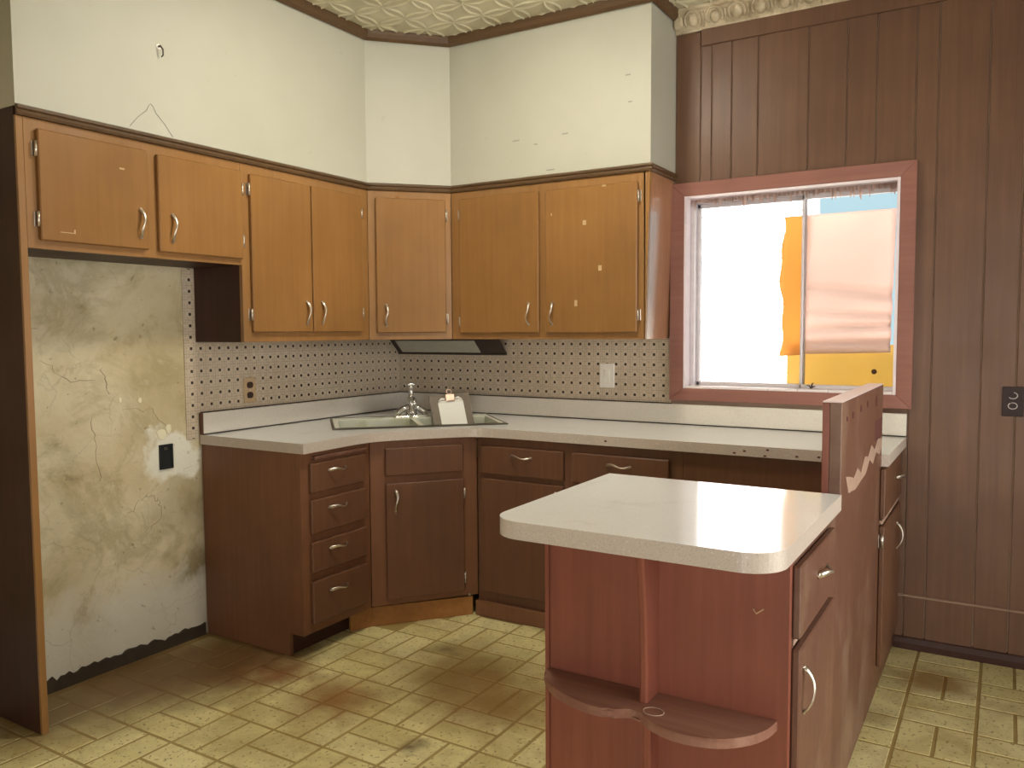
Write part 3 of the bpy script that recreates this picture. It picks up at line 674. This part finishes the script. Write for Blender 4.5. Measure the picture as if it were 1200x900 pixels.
# ------------------------------------------------------------------ base cabinets
XB, YB = .617, -.575
GL = Frame((XB, 0), (0, 1), (1, 0)); GB = Frame((0, YB), (1, 0), (0, -1))
D0, D1 = Vector((XB, -.985)), Vector((.935, YB)); LDB = (D1-D0).length
GD = Frame(D0, (D1-D0), (1, -1))
tt = GD.t; GD.n = Vector((tt.y, -tt.x, 0))
CB = ZC-TC-.0005
t = thing('drawer_base_cabinet', 'brown base cabinet with a stack of four drawers beside the plaster recess', 'cabinet', (.3, -1.2, 0))
bm = BM(); pr_ = [(.013, .003), (.535, .003), (.535, .1), (XB, .1), (XB, CB), (.007, CB), (.007, .08)]
for yy in (-1.415, -1.397):
    pass
va = [bm.verts.new((x, -1.415, z)) for x, z in pr_]; vb = [bm.verts.new((x, -1.397, z)) for x, z in pr_]
bm.faces.new(va); bm.faces.new(vb[::-1])
for k in range(len(pr_)): bm.faces.new((va[k], vb[k], vb[(k+1) % len(pr_)], va[(k+1) % len(pr_)]))
obj('side_panel', bm, 'base', t)
bm = BM(); box(bm, .02, XB-.0205, -1.3965, -.988, .1, CB-.02); obj('body', bm, 'dark', t)
bm = BM(); box(bm, .515, .53, -1.3965, -1.02, .003, .1); obj('toe_kick', bm, 'dark', t)
face_frame(t, GL, -1.3965, -.987, .1, CB, [(-1.3965, -1.355), (-1.04, -.9875)], [(.1, .16), (.312, .368), (.478, .536), (.658, .708), (.815, CB)], 'base')
for z0, z1 in ((.699, .823), (.526, .668), (.358, .489), (.140, .322)):
    dr = door(t, GL, -1.370, -1.029, z0, z1, 'based', (-1.217, z0+(z1-z0)*.68), False, name='drawer')
bm = BM(); GL.box(bm, -1.35, -1.026, -.01, .022, .836, .853, .003); obj('cutting_board', bm, 'pens', t)
# diagonal sink base
t = thing('sink_base_cabinet', 'diagonal brown sink base cabinet with one door under the corner sink', 'cabinet', (.6, -.6, 0))
face_frame(t, GD, .001, LDB-.001, .1, CB, [(.001, .08), (.435, LDB-.001)], [(.1, .15), (.66, .72), (.82, CB)], 'base')
bm = BM(); GD.box(bm, .01, LDB-.01, -.034, -.0205, .1, CB); obj('back_board', bm, 'dark', t)
door(t, GD, .070, .443, .708, .836, 'based', None, name='false_drawer')
door(t, GD, .070, .445, .128, .672, 'based', (.115, .587), True, [(.450, .60, 1), (.450, .19, 1)])
bm = BM(); sweep(bm, [(.566, -1.075), (.607, -.968), (.918, -.599)], [(-.016, .003), (0, .003), (0, .092), (-.016, .092)]); obj('kick_board', bm, 'kick', t)
bm = BM(); tube(bm, [GD.p(LDB-.05, .002, .105), GD.p(LDB-.05, .016, .105)], .006, 8); obj('screw', bm, 'metal', t)
# back base with two drawers
t = thing('base_cabinet', 'dark brown base cabinet with two top drawers along the window wall', 'cabinet', (1.45, -.3, 0))
bm = BM(); box(bm, .965, 1.96, YB+.0205, -.02, .08, CB); obj('body', bm, 'dark', t)
face_frame(t, GB, .938, 1.96, .07, CB, [(.938, .99), (1.39, 1.465), (1.89, 1.96)], [(.07, .15), (.66, .72), (.815, CB)], 'based')
door(t, GB, .962, 1.408, .697, .829, 'based', (1.19, .788), False, name='drawer'); door(t, GB, 1.450, 1.904, .697, .829, 'based', (1.68, .787), False, name='drawer')
d = door(t, GB, .962, 1.408, .125, .672, 'based', (1.37, .587), True); door(t, GB, 1.450, 1.904, .125, .672, 'based', (1.49, .587), True)
bm = BM(); box(bm, .935, 2.66, YB-.024, YB-.004, .003, .076, .002); obj('kick_board', bm, 'base', t)
# plain corner unit behind the range gap
t = thing('blind_base_cabinet', 'plain dark base cabinet front beside the upright range panel', 'cabinet', (2.3, -.3, 0))
bm = BM(); box(bm, 1.9625, 2.10, YB+.0205, -.02, .08, CB); box(bm, 2.10, XF-.045, YB+.0205, -.02, .08, CB); obj('body', bm, 'dark', t)
bm = BM(); GB.box(bm, 1.961, 2.664, -.02, 0, .08, CB, .001); obj('front_panel', bm, 'based', t)
# end unit facing the plank wall side
GP = Frame((XF, 0), (0, 1), (1, 0))
t = thing('end_base_cabinet', 'brown end cabinet with one drawer and one door beside the plank wall', 'cabinet', (XF-.02, -.3, 0))
bm = BM(); box(bm, XF-.043, XF-.0205, -.6055, -.024, .003, CB); obj('body', bm, 'dark', t)
face_frame(t, GP, -.6055, -.024, .003, CB, [(-.6055, -.55), (-.05, -.024)], [(.003, .13), (.635, .68), (.84, CB)], 'based')
door(t, GP, -.552, -.034, .668, .853, 'based', (-.13, .765), False, name='drawer')
door(t, GP, -.552, -.034, .105, .640, 'based', (-.15, .52), True, [(-.557, .585, -1)])
bm = BM(); GP.box(bm, -.552, -.034, .0, .012, .646, .660, .002); tag(obj('worn_rail', bm, 'plateresidue', t), 'pale worn rail between drawer and door')
# ------------------------------------------------------------------ peninsula
PY0, PY1, PX0_ = -2.0, -1.466, 2.095
t = thing('peninsula_cabinet', 'reddish brown peninsula cabinet with a scalloped shelf on its end', 'cabinet', (2.4, -1.75, 0))
bm = BM(); box(bm, PX0_, XF-.0205, PY0+.0185, PY1, .0035, .874, .001); obj('body', bm, 'pen', t)
bm = BM(); box(bm, PX0_, XF, PY0, PY0+.018, .0035, .874, .002); obj('end_panel', bm, 'pen', t)
face_frame(t, GP, PY0+.0185, PY1, .0035, .874, [(PY0+.0185, -1.955), (-1.58, PY1)], [(.0035, .12), (.655, .69), (.845, .874)], 'pens')
door(t, GP, -1.984, -1.562, .686, .850, 'pens', (-1.745, .782), False, name='drawer')
door(t, GP, -1.984, -1.562, .095, .662, 'pens', (-1.945, .56), True)
bm = BM(); GP.box(bm, -1.976, -1.566, .0005, .0035, .668, .681, .0008); obj('worn_rail', bm, 'plateresidue', t)
L1 = [(2.104, -2.0), (2.108, -2.03), (2.121, -2.055), (2.175, -2.105), (2.237, -2.132), (2.287, -2.144), (2.334, -2.140), (2.372, -2.118), (2.395, -2.112), (2.415, -2.128), (2.45, -2.152), (2.504, -2.167), (2.559, -2.162), (2.608, -2.141), (2.651, -2.098), (2.675, -2.05), (2.684, -2.0)]
def dense(p, k=3):
    out = []
    for i in range(len(p)-1):
        p0, p1, p2, p3 = p[max(i-1, 0)], p[i], p[i+1], p[min(i+2, len(p)-1)]
        for j in range(k):
            s = j/k; out.append(tuple(.5*((2*p1[c])+(-p0[c]+p2[c])*s+(2*p0[c]-5*p1[c]+4*p2[c]-p3[c])*s*s+(-p0[c]+3*p1[c]-3*p2[c]+p3[c])*s**3) for c in (0, 1)))
    return out+[p[-1]]
bm = BM(); prism(bm, [(x, min(y, PY0-.0005)) for x, y in dense(L1)], .478, .500)
bmesh.ops.bevel(bm, geom=[e for e in bm.edges if abs(e.verts[0].co.z-e.verts[1].co.z) < 1e-5 and max(e.verts[0].co.y, e.verts[1].co.y) < PY0-.001], offset=.005, segments=2, affect='EDGES')
sh = obj('shelf', bm, 'dust', t)
bm = BM(); rr = [bm.verts.new((2.43+.024*math.cos(a), -2.10+.020*math.sin(a), .5005)) for a in [2*math.pi*k/20 for k in range(20)]]
bm.free(); bm = BM(); tube(bm, [(2.43+.024*math.cos(a), -2.10+.020*math.sin(a), .5005) for a in [2*math.pi*k/20 for k in range(21)]], .0016, 5); obj('cup_ring', bm, 'plateresidue', sh)
def fin(z0, z1, ytop, ybot, x, w_, flare):
    b = BM(); n = 12; L, R_ = [], []
    for k in range(n+1):
        q = k/n; z = z0+(z1-z0)*q; y = ybot+(ytop-ybot)*(q**1.6) - flare*math.sin(math.pi*q)
        L.append([b.verts.new((x-w_, PY0-.0005, z)), b.verts.new((x-w_, y+.004, z)), b.verts.new((x-w_*.5, y, z)), b.verts.new((x+w_*.5, y, z)), b.verts.new((x+w_, y+.004, z)), b.verts.new((x+w_, PY0-.0005, z))])
    for a, c in zip(L, L[1:]):
        for k in range(6): b.faces.new((a[k], a[(k+1) % 6], c[(k+1) % 6], c[k]))
    b.faces.new(L[0][::-1]); b.faces.new(L[-1]); return b
obj('bracket', fin(.5005, .874, -2.102, -2.072, 2.393, .010, -.004), 'pen', t)
obj('bracket', fin(.0035, .4775, -2.055, -2.045, 2.393, .010, 0), 'pen', t)
bm = BM(); box(bm, PX0_+.0, PX0_+.012, PY0-.006, PY0-.0005, .0035, .874, .001); obj('corner_strip', bm, 'pen', t)
bm = BM(); tube(bm, [(2.627, PY0-.001, .745), (2.634, PY0-.001, .735), (2.65, PY0-.001, .748)], .0016, 5); obj('scratch', bm, 'wax', t)
def rounded(x0, x1, y0, y1, r, n=8):
    pts = [(x1, y1), (x0, y1)]
    pts += [(x0+r-r*math.cos(a), y0+r-r*math.sin(a)) for a in [math.pi/2*k/n for k in range(n+1)]]
    pts += [(x1-r+r*math.sin(a), y0+r-r*math.cos(a)) for a in [math.pi/2*k/n for k in range(n+1)]]
    return pts
bm = slab(rounded(2.029, 2.722, -2.178, -1.462, .085, 12), [], .876, .919)
pc = tag(obj('peninsula_countertop', bm, ['lam', 'lamedge']), 'glossy white fleck laminate top with rounded corners on the peninsula', 'countertop')
# upright board behind the old range gap
t = thing('range_panel', 'upright brown board with peeled marks standing between the peninsula and the window counter', 'panel', (2.69, -1.0, 0))
bm = BM(); box(bm, 2.687, 2.7185, -1.459, -.606, .8735, 1.170, .0015); obj('board', bm, 'pens', t)
bm = BM(); box(bm, 2.668, 2.6865, -1.459, -.606, .0035, 1.170, .0015); obj('inner_board', bm, 'pen', t)
bm = BM(); box(bm, 2.668, 2.719, -1.4595, -.6055, 1.1705, 1.1745, .001); tag(obj('cap_strip', bm, flat('pale_cap', srgb(224, 204, 204), .3), t), 'pale cap strip along the top')
bm = BM(); box(bm, 2.687, XF, -1.4655, -.6065, .0035, .873, .001); obj('lower_panel', bm, 'pens', t)
for yy, zz, r in ((-1.375, 1.118, .014), (-1.27, 1.122, .018), (-1.12, 1.126, .018), (-.98, 1.131, .018), (-.78, 1.122, .032)):
    bm = BM(); n = 8; prs = [(yy+r*random.uniform(.6, 1)*math.cos(2*math.pi*k/n), zz+r*.75*random.uniform(.6, 1)*math.sin(2*math.pi*k/n)) for k in range(n)]
    lo = [bm.verts.new((2.7184, p, q)) for p, q in prs]; hi = [bm.verts.new((2.7198, p, q)) for p, q in prs]; bm.faces.new(hi)
    for k in range(n): bm.faces.new((lo[k], lo[(k+1) % n], hi[(k+1) % n], hi[k]))
    obj('peel_mark', bm, 'darkmark', t)
bm = BM(); box(bm, 2.7184, 2.7196, -.79, -.62, .985, 1.055, .0004); obj('dark_patch', bm, 'darkmark', t)  # flat dark rectangle near the far end of the board
bm = BM(); up_ = [(-1.38, .955), (-1.31, .945), (-1.24, .93), (-1.17, .95), (-1.10, .925), (-1.02, .965), (-.95, .955), (-.88, .985), (-.80, .96), (-.72, .99), (-.62, .975)]
lo_ = [(-.62, .945), (-.68, .925), (-.76, .945), (-.84, .915), (-.92, .94), (-1.0, .905), (-1.10, .90), (-1.2, .89), (-1.33, .90)]
prs = up_+lo_; lo = [bm.verts.new((2.7184, p, q)) for p, q in prs]; hi = [bm.verts.new((2.7196, p, q)) for p, q in prs]
bm.faces.new(hi)
for k in range(len(prs)): bm.faces.new((lo[k], lo[(k+1) % len(prs)], hi[(k+1) % len(prs)], hi[k]))
bmesh.ops.triangulate(bm, faces=[f for f in bm.faces if len(f.verts) > 4]); obj('glue_residue', bm, 'plateresidue', t)
# ------------------------------------------------------------------ main countertop with splash
SCX, SCY = .54, -.54; q2 = math.sqrt(.5)
def SK(a, b): return (SCX+(a-b)*q2, SCY+(a+b)*q2)
front = [(.647, -1.424), (.640, -1.16), (.643, -1.06), (.664, -.975), (.712, -.895), (.775, -.815), (.845, -.728), (.905, -.662), (.965, -.622), (1.05, -.605), (1.2, -.602)]
outer = [(.0065, -1.424)]+dense(front, 3)+[(2.742, -.602), (2.742, -.0065), (.0065, -.0065)]
hole = [SK(-.40, -.235), SK(.40, -.235), SK(.40, .235), SK(-.40, .235)]
t = thing('kitchen_countertop', 'long white fleck laminate countertop wrapping the corner from plaster wall to window end', 'countertop', (.5, -.5, ZC-TC))
obj('top', slab(outer, [hole], ZC-TC, ZC), ['lam', 'lamedge'], t)
bm = BM(); box(bm, .0065, .026, -1.418, -.0265, ZC+.004, 1.012, .002); obj('splash', bm, 'lamsp', t)
bm = BM(); box(bm, .0065, 2.742, -.026, -.0065, ZC+.004, 1.012, .002); obj('splash', bm, 'lamsp', t)
bm = BM(); box(bm, .0065, .0275, -1.424, -1.4182, ZC+.0005, 1.013, .001); obj('splash_end_strip', bm, 'pens', t)
bm = BM(); box(bm, .0065, .0285, -1.418, -.0285, ZC+.0003, ZC+.0045); box(bm, .0065, 2.740, -.0285, -.0065, ZC+.0003, ZC+.0045); box(bm, .0065, .018, -1.418, -.018, 1.0121, 1.0165); box(bm, .0065, 1.70, -.018, -.0065, 1.0121, 1.0165); obj('caulk', bm, 'gap', t)
for x, dz in ((2.18, .010), (2.22, .02), (2.30, .006), (2.31, .03), (2.42, .012), (2.50, .016), (2.515, .006), (1.62, .02)):
    bm = BM(); box(bm, x-.005, x+.006, -.6032, -.6019, ZC-TC+dz-.003, ZC-TC+dz+.004, .0004); obj('chip', bm, 'darkmark', t)
# ------------------------------------------------------------------ corner sink
t = thing('corner_sink', 'stained white enamel double sink set diagonally in the corner counter', 'sink', (SCX, SCY, ZC-.17))
bowls = [(-.385, -.012), (.012, .385)]; B0, B1 = -.215, .135
holes = [[SK(a0, B0), SK(a1, B0), SK(a1, B1), SK(a0, B1)] for a0, a1 in bowls]
obj('deck', slab([SK(-.408, -.239), SK(.408, -.239), SK(.408, .239), SK(-.408, .239)], holes, ZC+.0008, ZC+.006), ['enamel', 'enamel'], t)
bm = BM(); R0 = [SK(-.421, -.252), SK(.421, -.252), SK(.421, .252), SK(-.421, .252)]; R1 = [SK(-.408, -.239), SK(.408, -.239), SK(.408, .239), SK(-.408, .239)]
for k in range(4):
    a, b, c, d = R0[k], R0[(k+1) % 4], R1[(k+1) % 4], R1[k]
    hexa(bm, [(*a, ZC+.0004), (*b, ZC+.0004), (*c, ZC+.0004), (*d, ZC+.0004), (*a, ZC+.006), (*b, ZC+.006), (*c, ZC+.0085), (*d, ZC+.0085)])
tag(obj('rim', bm, 'darkmetal', t), 'dull dark metal clamp rim')
for a0, a1 in bowls:
    bm = BM(); zt, zb, ins_ = ZC+.0008, ZC-.165, .02
    tp = [SK(a0, B0), SK(a1, B0), SK(a1, B1), SK(a0, B1)]; bt = [SK(a0+ins_, B0+ins_), SK(a1-ins_, B0+ins_), SK(a1-ins_, B1-ins_), SK(a0+ins_, B1-ins_)]
    vt = [bm.verts.new((*p, zt)) for p in tp]; vb = [bm.verts.new((*p, zb)) for p in bt]
    bm.faces.new(vb)
    for k in range(4): bm.faces.new((vt[k], vt[(k+1) % 4], vb[(k+1) % 4], vb[k]))
    bmesh.ops.solidify(bm, geom=bm.faces[:], thickness=.004)
    bo = obj('bowl', bm, 'enamel', t)
    bm = BM(); c = SK((a0+a1)/2, -.04); lathe(bm, [(.04, 0), (.038, .003), (.02, .002), (.004, .001)], (c[0], c[1], zb+.0045), 16); obj('drain', bm, 'chrome', bo)
# faucet
fc = SK(0, .192); FZ = ZC+.0068
t = thing('faucet', 'chrome kitchen faucet with a tall centre spout behind the corner sink', 'faucet', (*fc, FZ))
bm = BM(); A = Vector((q2, q2, 0)); Bv = Vector((-q2, q2, 0)); F0 = Vector((*fc, FZ))
pl = [(-.095, 0), (-.085, -.022), (-.03, -.03), (.03, -.03), (.085, -.022), (.095, 0), (.085, .022), (.03, .03), (-.03, .03), (-.085, .022)]
vl = [bm.verts.new(F0+A*a+Bv*b) for a, b in pl]; vh = [bm.verts.new(F0+A*a*.93+Bv*b*.85+Vector((0, 0, .009))) for a, b in pl]
bm.faces.new(vl[::-1]); bm.faces.new(vh)
for k in range(10): bm.faces.new((vl[k], vl[(k+1) % 10], vh[(k+1) % 10], vh[k]))
obj('deck_plate', bm, 'chrome', t)
bm = BM()
for s in (-1, 1): tube(bm, [F0+A*s*.082+Vector((0, 0, .012)), F0+A*s*.066+Vector((0, 0, .026)), F0+A*s*.042+Vector((0, 0, .042)), F0+A*s*.012+Vector((0, 0, .054))], [.015, .017, .016, .015], 10)
obj('body_arch', bm, 'chrome', t)
bm = BM(); lathe(bm, [(.030, .0095), (.028, .025), (.021, .052), (.017, .058), (.017, .088), (.019, .092), (.019, .102), (.0135, .106), (.0125, .150), (.015, .156), (.013, .166)], (fc[0], fc[1], FZ), 16); obj('column', bm, 'chrome', t)
bm = BM(); tube(bm, [F0+Vector((0, 0, .095)), F0-Bv*.05+Vector((0, 0, .104)), F0-Bv*.11+Vector((0, 0, .104)), F0-Bv*.15+Vector((0, 0, .094)), F0-Bv*.160+Vector((0, 0, .072))], [.011, .0105, .010, .010, .0105], 10); obj('spout', bm, 'chrome', t)
bm = BM(); tube(bm, [F0-A*.028+Vector((0, 0, .166)), F0-A*.01+Vector((0, 0, .170)), F0+A*.012+Vector((0, 0, .172)), F0+A*.026+Vector((0, 0, .168))], [.006, .0085, .0085, .006], 8); obj('lever', bm, 'chrome', t)
# clipboard leaning in the right-hand bowl
CBW, CBH = .215, .315
cb_a = A.copy(); nrm = Vector((q2, -q2, 0)); lean = math.radians(28); base = Vector((*SK(.222, .012), ZC-.155))
upd = (Vector((0, 0, 1))*math.cos(lean)-nrm*math.sin(lean)).normalized(); roll = math.radians(5)
sx = (cb_a*math.cos(roll)+upd*math.sin(roll)).normalized(); sy = (upd*math.cos(roll)-cb_a*math.sin(roll)).normalized(); sn = sx.cross(sy)
if sn.dot(nrm) < 0: sn = -sn
def CBp(a, b, d): return base+sx*a+sy*b+sn*d
def cbox(bm, a0, a1, b0, b1, d0, d1, bev=0): return hexa(bm, [CBp(a0, b0, d1), CBp(a1, b0, d1), CBp(a1, b0, d0), CBp(a0, b0, d0), CBp(a0, b1, d1), CBp(a1, b1, d1), CBp(a1, b1, d0), CBp(a0, b1, d0)], bev)
t = thing('clipboard', 'brown clipboard with white paper leaning in the corner sink', 'clipboard', base)
bm = BM(); cbox(bm, -CBW/2, CBW/2, .012, CBH, 0, .004, .0012); obj('board', bm, 'clipboard', t)
bm = BM(); cbox(bm, -.065, .070, .02, CBH-.045, .0045, .006); obj('paper', bm, 'paper', t)
bm = BM(); cbox(bm, -.062, .066, CBH-.048, CBH-.036, .0065, .010, .002); cl = obj('clip', bm, 'ivory', t)
bm = BM(); cbox(bm, -.024, .026, CBH-.046, CBH-.004, .0105, .020, .004); obj('clip_spring', bm, 'clip', cl)
bm = BM(); tube(bm, [CBp(.002+.013*math.cos(a), CBH+.010+.013*math.sin(a), .012) for a in [2*math.pi*k/14 for k in range(15)]], .003, 6); obj('ring', bm, 'clip', cl)
for s in (-1, 1):
    bm = BM(); tube(bm, [CBp(s*.028, CBH-.030, .012), CBp(s*.045, CBH-.028, .013), CBp(s*.062, CBH-.040, .012)], [.006, .007, .005], 7); obj('clip_arm', bm, 'ivory', cl)
# ------------------------------------------------------------------ switches and outlets
def oval(bm, f, ca, cz, ra, rz, d0, d1, n=18):
    lo = [bm.verts.new(f(ca+ra*math.cos(2*math.pi*k/n), d0, cz+max(-.8, min(.8, math.sin(2*math.pi*k/n)))*rz)) for k in range(n)]
    hi = [bm.verts.new(f(ca+ra*.94*math.cos(2*math.pi*k/n), d1, cz+max(-.8, min(.8, math.sin(2*math.pi*k/n)))*rz*.94)) for k in range(n)]
    bm.faces.new(hi); bm.faces.new(lo[::-1])
    for k in range(n): bm.faces.new((lo[k], lo[(k+1) % n], hi[(k+1) % n], hi[k]))
FWL = Frame((.006, 0), (0, 1), (1, 0)); FWB = Frame((0, -.006), (1, 0), (0, -1)); FWP = Frame((0, -.008), (1, 0), (0, -1))
t = thing('wall_outlet', 'tan duplex outlet with dark sockets on the dotted tileboard', 'outlet', (.006, -1.137, 1.033))
bm = BM(); FWL.box(bm, -1.173, -1.101, .0004, .006, 1.036, 1.157, .002); obj('plate', bm, 'tanplate', t)
for zz in (1.073, 1.121):
    bm = BM(); oval(bm, FWL.p, -1.137, zz, .019, .019, .005, .0085); obj('socket', bm, flat('dark_socket', srgb(58, 36, 28), .4), t)
bm = BM(); oval(bm, FWL.p, -1.137, 1.097, .003, .003, .005, .0075); obj('screw', bm, 'metal', t)
t = thing('light_switch', 'ivory rocker light switch on the dotted tileboard near the window', 'switch', (1.357, -.006, 1.08))
bm = BM(); FWB.box(bm, 1.316, 1.397, .0004, .007, 1.080, 1.203, .0025); obj('plate', bm, 'ivory', t)
bm = BM(); FWB.box(bm, 1.339, 1.374, .0065, .0095, 1.105, 1.176, .001); rk = obj('rocker', bm, 'ivory', t)
bm = BM(); FWB.box(bm, 1.347, 1.366, .009, .013, 1.135, 1.172, .001); obj('toggle', bm, 'ivory', rk)
t = thing('open_outlet_box', 'black open electrical box in the white patched plaster', 'outlet box', (0, -1.597, .785))
FW0 = Frame((.0, 0), (0, 1), (1, 0))
bm = BM()
for a0, a1, z0, z1 in ((-1.630, -1.622, .785, .892), (-1.571, -1.563, .785, .892), (-1.622, -1.571, .785, .794), (-1.622, -1.571, .883, .892)): FW0.box(bm, a0, a1, .0004, .008, z0, z1, .001)
obj('rim', bm, 'black', t)
bm = BM(); FW0.box(bm, -1.622, -1.571, .0004, .002, .794, .883); obj('cavity', bm, 'black', t)
bm = BM(); FW0.box(bm, -1.606, -1.588, .002, .006, .868, .880, .001); obj('screw_lug', bm, 'darkmetal', t)
t = thing('wall_outlet', 'dark brown duplex outlet with painted pale highlights on its socket rims on the plank wall', 'outlet', (3.122, -.008, 1.02))
bm = BM(); FWP.box(bm, 3.085, 3.160, .0004, .007, 1.020, 1.138, .0025); obj('plate', bm, 'brownplate', t)
for zz, a0, a1 in ((1.103, -2.6, 1.4), (1.062, -4.2, 1.9)):
    bm = BM(); oval(bm, FWP.p, 3.122, zz, .017, .014, .0065, .009); s_ = obj('socket', bm, 'brownplate', t)
    bm = BM(); tube(bm, [FWP.p(3.122+.0155*math.cos(a), .0095, zz+.0125*math.sin(a)) for a in [a0+(a1-a0)*k/16 for k in range(17)]], .0017, 6); obj('rim', bm, 'rimglint', s_)
# hook on the soffit
t = thing('wall_hook', 'small bent dark hook screwed into the white soffit', 'hook', (DU, -1.80, 2.42))
bm = BM(); hy, hz = -1.80, 2.43; tube(bm, [(DU+.0005, hy, hz+.02), (DU+.012, hy, hz+.022), (DU+.022, hy+.004, hz+.008), (DU+.020, hy+.006, hz-.012), (DU+.012, hy+.004, hz-.018)], [.004, .004, .0035, .003, .0025], 7); obj('hook', bm, 'darkmetal', t)
bm = BM(); tube(bm, [(DU+.0005, hy, hz+.02), (DU+.003, hy, hz+.02)], .010, 10); obj('rosette', bm, 'ivory', t)
# ------------------------------------------------------------------ ceiling lamp
LX, LY = 1.42, -1.36
t = thing('ceiling_lamp', 'round white glass ceiling lamp on the tin ceiling', 'lamp', (LX, LY, ZCE-.15))
bm = BM(); lathe(bm, [(.19, -.002), (.192, -.022), (.186, -.034), (.176, -.036), (.172, -.03)], (LX, LY, ZCE), 32); obj('canopy', bm, 'ivory', t)
bm = BM(); lathe(bm, [(.171, -.0362), (.160, -.055), (.13, -.075), (.08, -.090), (.02, -.096)], (LX, LY, ZCE), 32); gl = obj('glass_bowl', bm, emis('lamp_glass', (1, .95, .80, 1), LAMP_E), t)
bm = BM(); lathe(bm, [(.016, -.0965), (.018, -.104), (.010, -.112), (.003, -.120)], (LX, LY, ZCE), 12); obj('finial', bm, 'metal', t)
